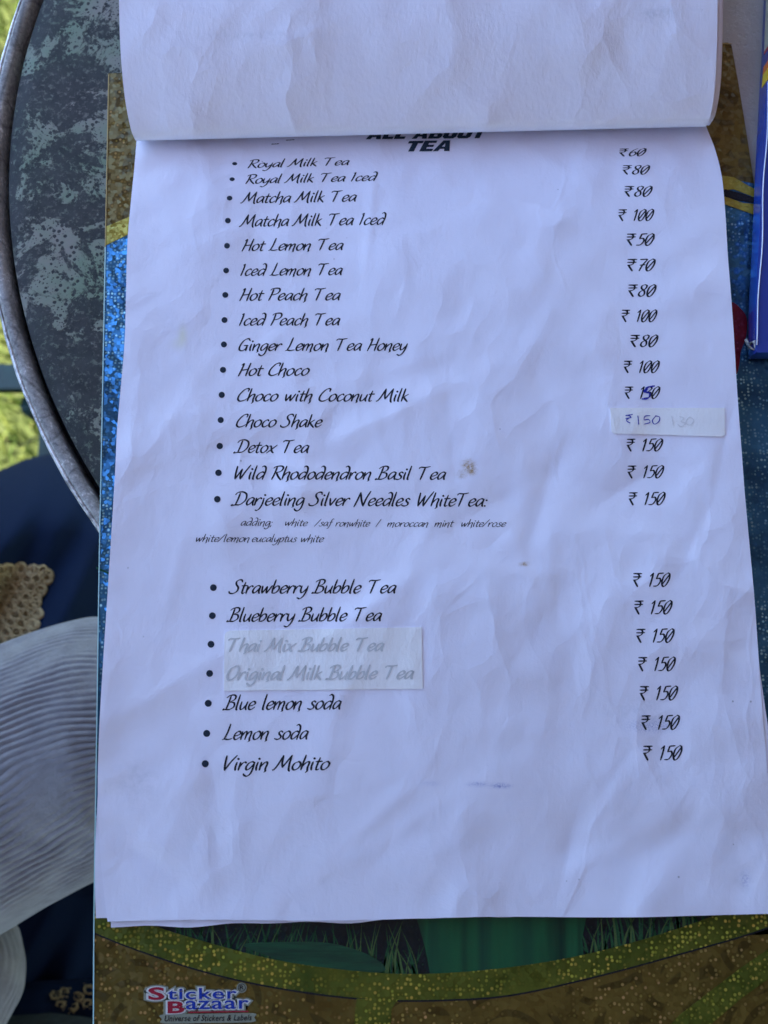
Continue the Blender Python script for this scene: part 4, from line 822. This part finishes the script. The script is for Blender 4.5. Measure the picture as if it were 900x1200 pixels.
J = [(xp, yc, zp), (xp - .02, yc, zp + .16), (xp, yc, zp + .36), (xp + .01, yc, zp + .46), (xp + .05, yc, zp + .56), (xp + .06, yc, zp + .68),
     (xp + .0, yc + .17, zp + .38), (xp + .02, yc + .22, zp + .12), (xp + .2, yc + .16, zp + .0),
     (xp + .0, yc - .17, zp + .38), (xp - .05, yc - .22, zp + .1), tuple(f0), tuple(f1), tuple(hnd),
     (xp + .05, yc + .09, zp - .03), (xp + .41, yc + .10, zp - .07), (xp + .42, yc + .10, zp - .38), (xp + .52, yc + .10, GZ + .035),
     (xp + .05, yc - .09, zp - .04), (xp + .40, yc - .10, zp - .09), (xp + .42, yc - .12, zp - .38), (xp + .52, yc - .12, GZ + .035)]
E = [(0,1),(1,2),(2,3),(3,4),(4,5),(2,6),(6,7),(7,8),(2,9),(9,10),(10,11),(11,12),(12,13),(0,14),(14,15),(15,16),(16,17),(0,18),(18,19),(19,20),(20,21)]
Rr = [.12,.105,.12,.045,.07,.075,.05,.04,.028,.05,.04,.034,.026,.02,.075,.055,.04,.03,.075,.055,.04,.03]
body = skin_mesh('body', J, E, Rr, M_skin, per)
# fingers and thumb curled under the board edge
for k, (dy_, l) in enumerate(((-.018, .042), (-.006, .05), (.006, .047), (.018, .036), (.032, .032))):
    h = np.array(hnd) + (.0, dy_, 0); v = [h - (.02, 0, 0), h + (l * .5, 0, .008), h + (l, 0, .012)] if k < 4 else [h - (.03, .02, 0), h + (.0, .0, .0), h + (.015, .006, .008)]
    skin_mesh('finger' if k < 4 else 'thumb', v, [(0, 1), (1, 2)], [.008, .0078, .006], M_skin, per, 1)
aa24 = np.linspace(0, 2 * np.pi, 24, endpoint=False); hz = zp + .66; V = []
aa = np.linspace(0, 2 * np.pi, 24, endpoint=False)
for k in range(9):
    ph = math.pi / 2 * k / 8 * 1.25; V.append(np.stack([xp + .03 + .098 * math.sin(ph + .05) * np.cos(aa), yc + .09 * math.sin(ph + .05) * np.sin(aa), np.full(24, hz + .105 * math.cos(ph))], -1))
mesh_obj('hair', np.vstack(V), [[k * 24 + s, k * 24 + (s + 1) % 24, (k + 1) * 24 + (s + 1) % 24, (k + 1) * 24 + s][::-1] for k in range(8) for s in range(24)], M_hair, per, True)
# navy tunic body and drape over the lap
v, f = tube([(xp, yc, zp - .1), (xp - .01, yc, zp + .05), (xp - .02, yc, zp + .16), (xp, yc, zp + .34), (xp, yc, zp + .42)], [.17, .165, .15, .17, .09], 28)
v[:, 1] = yc + (v[:, 1] - yc) * 1.15; mesh_obj('navy_tunic', v, f, M_navy, per, True)
v, f = tube([(xp + .0, yc + .15, zp + .38), (xp + .02, yc + .22, zp + .12), (xp + .17, yc + .17, zp + .01)], [.075, .06, .05], 18); mesh_obj('tunic_sleeve', v, f, M_navy, per, True)

def lap_z(X, Y):
    """height of the cloth over the lap at photograph position X, Y"""
    e = np.interp(X, [-400, -100, 0, 30, 55, 100, 140, 260], [640, 575, 551, 538, 532, 534, 545, 620])     # far edge
    d = np.clip((Y - e) / 95, 0, 1); r = np.sqrt(np.clip(1 - (1 - d) ** 2, 0, 1))
    z = -.30 + .135 * r
    # folds running down to the left
    q = (X * .78 + Y * .45)
    z += .0062 * np.sin(q / 19 + .6 * np.sin(Y / 60)) * d + .0022 * np.sin((X + Y * .5) / 8.5 + 1) * d
    # slopes away to the lower part, with the two thighs
    z -= .055 * np.clip((Y - 960) / 90, 0, 1) ** 1.5
    z -= .03 * np.clip((X - 60) / 80, 0, 1) ** 2
    return z
nr, nc = 220, 150
Yg, Xg = np.meshgrid(np.linspace(0, 1, nr), np.linspace(-330, 200, nc), indexing='ij')
e = np.interp(Xg, [-400, -100, 0, 30, 55, 100, 140, 260], [640, 575, 551, 538, 532, 534, 545, 620]); Yp = e + Yg * (1330 - e)
Wl = P(Xg, Yp, lap_z(Xg, Yp))
# skirt hangs down from the far edge
sk = Wl[:1].copy(); rowsk = []
for k in range(12, 0, -1):
    s_ = sk.copy(); s_[..., 2] -= .03 * k; s_[..., 1] += -.002 * k + .004 * np.sin(Xg[:1] / 14) * k / 12; rowsk.append(s_)
Wl2 = np.concatenate(rowsk + [Wl], 0)
mesh_obj('navy_skirt', Wl2.reshape(-1, 3), grid_faces(nr + 12, nc)[:, ::-1], M_navy, per, True)
def lap(X, Y, dz=0.):
    X = np.asarray(X, float); Y = np.asarray(Y, float)
    return P(X, Y, lap_z(X, Y) + dz)
# gold lace: a net of worked rings with scalloped edge
def lace_ring(x, y, r, w=1.7, lift=.0012):
    n = 22; a_ = np.linspace(0, 2 * np.pi, n, endpoint=False); wob = r * (1 + .06 * np.sin(3 * a_ + x))
    pts = lap(x + wob * np.cos(a_), y + wob * np.sin(a_), lift); pts = np.vstack([pts, pts[:1]])
    return tube(pts, w * .00048, 6, close=False)
parts = []; rl = random.Random(3)
poly = np.array([(-60, 668), (0, 664), (12, 661), (30, 660), (45, 664), (57, 668), (61, 675), (52, 684), (54, 692), (50, 700), (47, 715), (49, 722), (44, 732), (36, 745), (10, 758), (-60, 790)])
def inside(x, y):
    c_ = False; n = len(poly)
    for k in range(n):
        x1, y1 = poly[k]; x2, y2 = poly[(k + 1) % n]
        if (y1 > y) != (y2 > y) and x < (x2 - x1) * (y - y1) / (y2 - y1) + x1: c_ = not c_
    return c_
cen_l = []
for r_ in range(-2, 12):
    for q_ in range(-6, 7):
        x = q_ * 12.4 + (r_ % 2) * 6.2 + rl.uniform(-.8, .8); y = 668 + r_ * 10.4 + rl.uniform(-.8, .8)
        if inside(x, y): cen_l.append((x, y, rl.uniform(5.2, 6.2)))
cen_l += [(54.5, 675, 7.5), (47, 692, 7), (44, 719, 6.2), (24, 667, 7.2), (9, 668, 6.8), (40, 668, 6), (-7, 670, 7), (42, 706, 6), (40, 732, 6)]
CA = np.array(cen_l)
st_ = .8; gx = np.arange(-70, 66, st_); gy = np.arange(655, 800, st_); GX, GY = np.meshgrid(gx, gy)
dmin = np.min(np.hypot(GX[..., None] - CA[:, 0], GY[..., None] - CA[:, 1]) / (CA[:, 2] + .8), -1)
holes = (np.sin(GX * .9 + 1.3 * np.sin(GY * .21)) * np.sin(GY * .83 + 2 * np.sin(GX * .13)) > .86) & (dmin > .85)
keep = (dmin < 1.12) & ~holes
Vg = lap(GX, GY, .0007).reshape(-1, 3); fg = [list(q) for q, k in zip(grid_faces(*GX.shape)[:, ::-1].tolist(), (keep[:-1, :-1] & keep[1:, 1:] & keep[1:, :-1] & keep[:-1, 1:]).reshape(-1)) if k]
mesh_obj('lace_ground', Vg, fg, M_lace, per, True)
dv = []
for x, y, r in cen_l:
    a_ = np.linspace(0, 2 * np.pi, 16, endpoint=False); rr2 = r * .66
    dv.append((np.vstack([lap(x, y, .0009)[None], lap(x + rr2 * np.cos(a_), y + rr2 * np.sin(a_), .0009)]), [[0, 1 + (k + 1) % 16, 1 + k] for k in range(16)]))
    parts.append(lace_ring(x, y, r * .86, 1.5, .0013)); parts.append(lace_ring(x, y, r * 1.08, .7, .0012))
    for k in range(-3, 4):
        q = k * rr2 / 3.6; hw = math.sqrt(max(.1, rr2 ** 2 - q ** 2))
        parts.append(tube([lap(x - hw, y + q, .0010), lap(x + hw, y + q, .0010)], .00013, 4)); parts.append(tube([lap(x + q, y - hw, .0011), lap(x + q, y + hw, .0011)], .00013, 4))
v, f = join(dv); mesh_obj('lace_net', v, f, M_net, per)
v, f = join(parts); mesh_obj('lace_trim', v, f, M_lace, per, True)
# sleeve with lengthwise ribs
def ribbed(name, axis, radii, nrib, depth, n1=150, n2=420, fold=0., flat=.8):
    c_ = catmull(axis, 30); c_ = np.array(c_); k = np.linspace(0, len(c_) - 1, n1); c_ = np.stack([np.interp(k, np.arange(len(c_)), c_[:, q]) for q in range(3)], -1)
    rad_ = np.interp(np.linspace(0, 1, n1), np.linspace(0, 1, len(radii)), radii)
    t_ = np.gradient(c_, axis=0); t_ /= np.linalg.norm(t_, axis=1)[:, None]
    u = np.cross(t_, [0, 0, 1.]); u /= np.linalg.norm(u, axis=1)[:, None]; w = np.cross(u, t_)
    a_ = np.linspace(0, 2 * np.pi, n2, endpoint=False)[None]; s_ = np.linspace(0, 1, n1)[:, None]
    ph = a_ + .03 * np.sin(s_ * 9 + a_ * 2) + .02 * np.sin(s_ * 21 + 4 * a_) + .006 * np.sin(s_ * 70 + 11 * a_)
    rib = depth * (np.abs(np.sin(ph * nrib / 2)) ** .7 - .6) * (.6 + .3 * np.sin(s_ * 13 + a_ * 5) + .35 * np.sin(s_ * 37 - a_ * 9 + 2 * np.sin(a_ * 4)))
    big = fold * (np.sin(s_ * 17 + a_ * 2 + np.sin(a_ * 3)) * .6 + np.sin(s_ * 31 - a_ * 1 + 1) * .4)
    rr_ = rad_[:, None] + rib + big
    V = c_[:, None] + rr_[..., None] * (np.cos(a_)[..., None] * u[:, None] + flat * np.sin(a_)[..., None] * w[:, None])
    Fc = [[k * n2 + s, k * n2 + (s + 1) % n2, (k + 1) * n2 + (s + 1) % n2, (k + 1) * n2 + s] for k in range(n1 - 1) for s in range(n2)]
    return mesh_obj(name, V.reshape(-1, 3), Fc, M_rib, per, True)
a00 = P(-430, 1100, -.14); a0 = P(-230, 1012, -.132); a1 = P(-90, 958, -.126); a2 = P(20, 908, -.121); a3 = P(118, 866, -.116); a4 = P(215, 852, -.112)
ribbed('ribbed_sleeve', [(xp + .0, yc - .17, zp + .38), (xp - .02, yc - .22, zp + .18), tuple(a00), tuple(a0), tuple(a1), tuple(a2), tuple(a3), tuple(a4)], [.075, .07, .066, .066, .066, .063, .059, .056, .045], 110, .0017, n1=230, n2=660, fold=.0016)
ribbed('ribbed_hem', [tuple(P(-120, 1200, -.165)), tuple(P(-50, 1165, -.16)), tuple(P(-22, 1130, -.16)), tuple(P(-18, 1085, -.175))], [.03, .028, .022, .012], 34, .0016, 60, 180, .001)
# lower fold of navy with brocade, and dark cloth below it
def patch(name, X0, X1, top_, bot_, zc, mat, bulge, nr=30, nc=60, dz=0.):
    U, Vv = np.meshgrid(np.linspace(0, 1, nc), np.linspace(0, 1, nr)); X = X0 + (X1 - X0) * U
    Y = np.interp(X, *top_) * (1 - Vv) + np.interp(X, *bot_) * Vv
    z = zc + bulge * np.sqrt(np.clip(1 - (1 - 2 * Vv) ** 2, 0, 1)) + .002 * np.sin(X / 19) * Vv + dz
    Wq = P(X, Y, z); return mesh_obj(name, Wq.reshape(-1, 3), grid_faces(nr, nc)[:, ::-1], mat, per, True), (X, Y, z)
tp = ([-200, 0, 20, 45, 110, 200], [1190, 1172, 1156, 1149, 1147, 1150]); bt = ([-200, 0, 50, 110, 200], [1260, 1240, 1235, 1236, 1240])
patch('navy_fold', -200, 190, tp, bt, -.225, M_navy, .02)
patch('dark_cloth_fold', -200, 190, ([-200, 0, 30, 60, 110, 200], [1205, 1187, 1184, 1182, 1189, 1195]), ([-200, 200], [1330, 1330]), -.215, M_darkcloth, .03)
# brocade scrolls in gold thread on the navy fold
parts = []; rb = random.Random(9)
def fold_pt(X, Y, dz):
    X = np.asarray(X, float); Y = np.asarray(Y, float); a_ = np.interp(X, *tp); b_ = np.interp(X, *bt); v_ = (Y - a_) / (b_ - a_)
    return P(X, Y, -.225 + .02 * np.sqrt(np.clip(1 - (1 - 2 * v_) ** 2, 0, 1)) + .002 * np.sin(X / 19) * v_ + dz)
for cx, cy, r0, tw in ((64, 1166, 7, 0), (77, 1163, 8, 2), (92, 1170, 8, 4), (104, 1158, 8, 1), (72, 1178, 6, 3), (86, 1181, 6, 5), (104, 1176, 7, 2.5), (118, 1168, 8, 0), (130, 1176, 8, 3)):
    th_ = np.linspace(0, 4.6, 26); rad_ = r0 * (1 - th_ / 6.5)
    parts.append(tube(fold_pt(cx + rad_ * np.cos(th_ + tw), cy + rad_ * .9 * np.sin(th_ + tw), .001), .0005, 6))
    for k in range(16):
        x, y = cx + rb.uniform(-6, 6), cy + rb.uniform(-6, 6); parts.append(tube(fold_pt([x, x + 1.1], [y, y + .3], .001), .00035, 5))
v, f = join(parts); mesh_obj('brocade_trim', v, f, M_lace, per, True)

# ------------------------------------------------------------------ unseen person added behind the camera to darken the lower page
ph = thing('person', (.16, -.60, -.30), 'unseen person in dark jacket, added behind the camera to shade the menu', 'person')
J = [(.16,-.62,-.22), (.16,-.60,-.02), (.14,-.50,.22), (.13,-.43,.33), (.12,-.37,.42), (.11,-.33,.52),
     (-.04,-.48,.24), (-.15,-.36,.10), (-.13,-.16,.315), (-.10,-.115,.345), (.32,-.48,.24), (.40,-.34,.08), (.20,-.16,.31), (.12,-.11,.345),
     (.06,-.60,-.27), (.02,-.36,-.29), (.02,-.38,GZ+.04), (.26,-.60,-.27), (.32,-.36,-.29), (.32,-.38,GZ+.04)]
E = [(0,1),(1,2),(2,3),(3,4),(4,5),(2,6),(6,7),(7,8),(8,9),(2,10),(10,11),(11,12),(12,13),(0,14),(14,15),(15,16),(0,17),(17,18),(18,19)]
skin_mesh('body', J, E, [.13,.12,.12,.05,.075,.075,.055,.045,.028,.025,.055,.045,.028,.025,.08,.06,.04,.08,.06,.04], M_skin, ph)
v, f = tube([(.16,-.63,-.30), (.16,-.61,-.12), (.16,-.60,.0), (.14,-.51,.20), (.13,-.46,.28)], [.17,.17,.16,.17,.09], 28)
v[:, 0] = .15 + (v[:, 0] - .15) * 1.12; mesh_obj('dark_jacket', v, f, M_jacket, ph, True)
for q_ in ([(-.02,-.49,.25), (-.15,-.36,.10), (-.135,-.19,.285)], [(.30,-.49,.25), (.40,-.34,.08), (.22,-.18,.285)]):
    v, f = tube(catmull(q_, 6), .055, 16); mesh_obj('jacket_sleeve', v, f, M_jacket, ph, True)
for q_ in ([(.07,-.62,-.27), (.02,-.37,-.29), (.02,-.39,GZ+.08)], [(.25,-.62,-.27), (.32,-.37,-.29), (.32,-.39,GZ+.08)]):
    v, f = tube(catmull(q_, 6), [.095]*6+[.075]*7, 16); mesh_obj('trouser_leg', v, f, M_jacket, ph, True)
for sgn, bx_, by_ in ((1, -.10, -.115), (-1, .12, -.11)):
    for k in range(4):
        h = np.array((bx_, by_, .345 + .0)); h = h + (0, .008 * 1, .018 - .014 * k)
        h[2] = max(h[2], .322); skin_mesh('finger', [h - (sgn * .01, 0, 0), h + (sgn * .012, .03, 0), h + (sgn * .026, .04, 0)], [(0,1),(1,2)], [.008,.0075,.006], M_skin, ph, 1)
V = []
for k in range(9):
    q_ = math.pi / 2 * k / 8 * 1.25; V.append(np.stack([.11 + .092 * math.sin(q_ + .05) * np.cos(aa24), -.35 + .1 * math.sin(q_ + .05) * np.sin(aa24), np.full(24, .505 + .105 * math.cos(q_))], -1))
mesh_obj('hair', np.vstack(V), [[k * 24 + s, k * 24 + (s + 1) % 24, (k + 1) * 24 + (s + 1) % 24, (k + 1) * 24 + s][::-1] for k in range(8) for s in range(24)], M_hair, ph, True)

# ------------------------------------------------------------------ done
print('A4 check', np.linalg.norm(onpage(112., 1070.) - onpage(903., 1070.)), np.linalg.norm(onpage(157., 170.)[:2] - onpage(126., 1078.)[:2]))
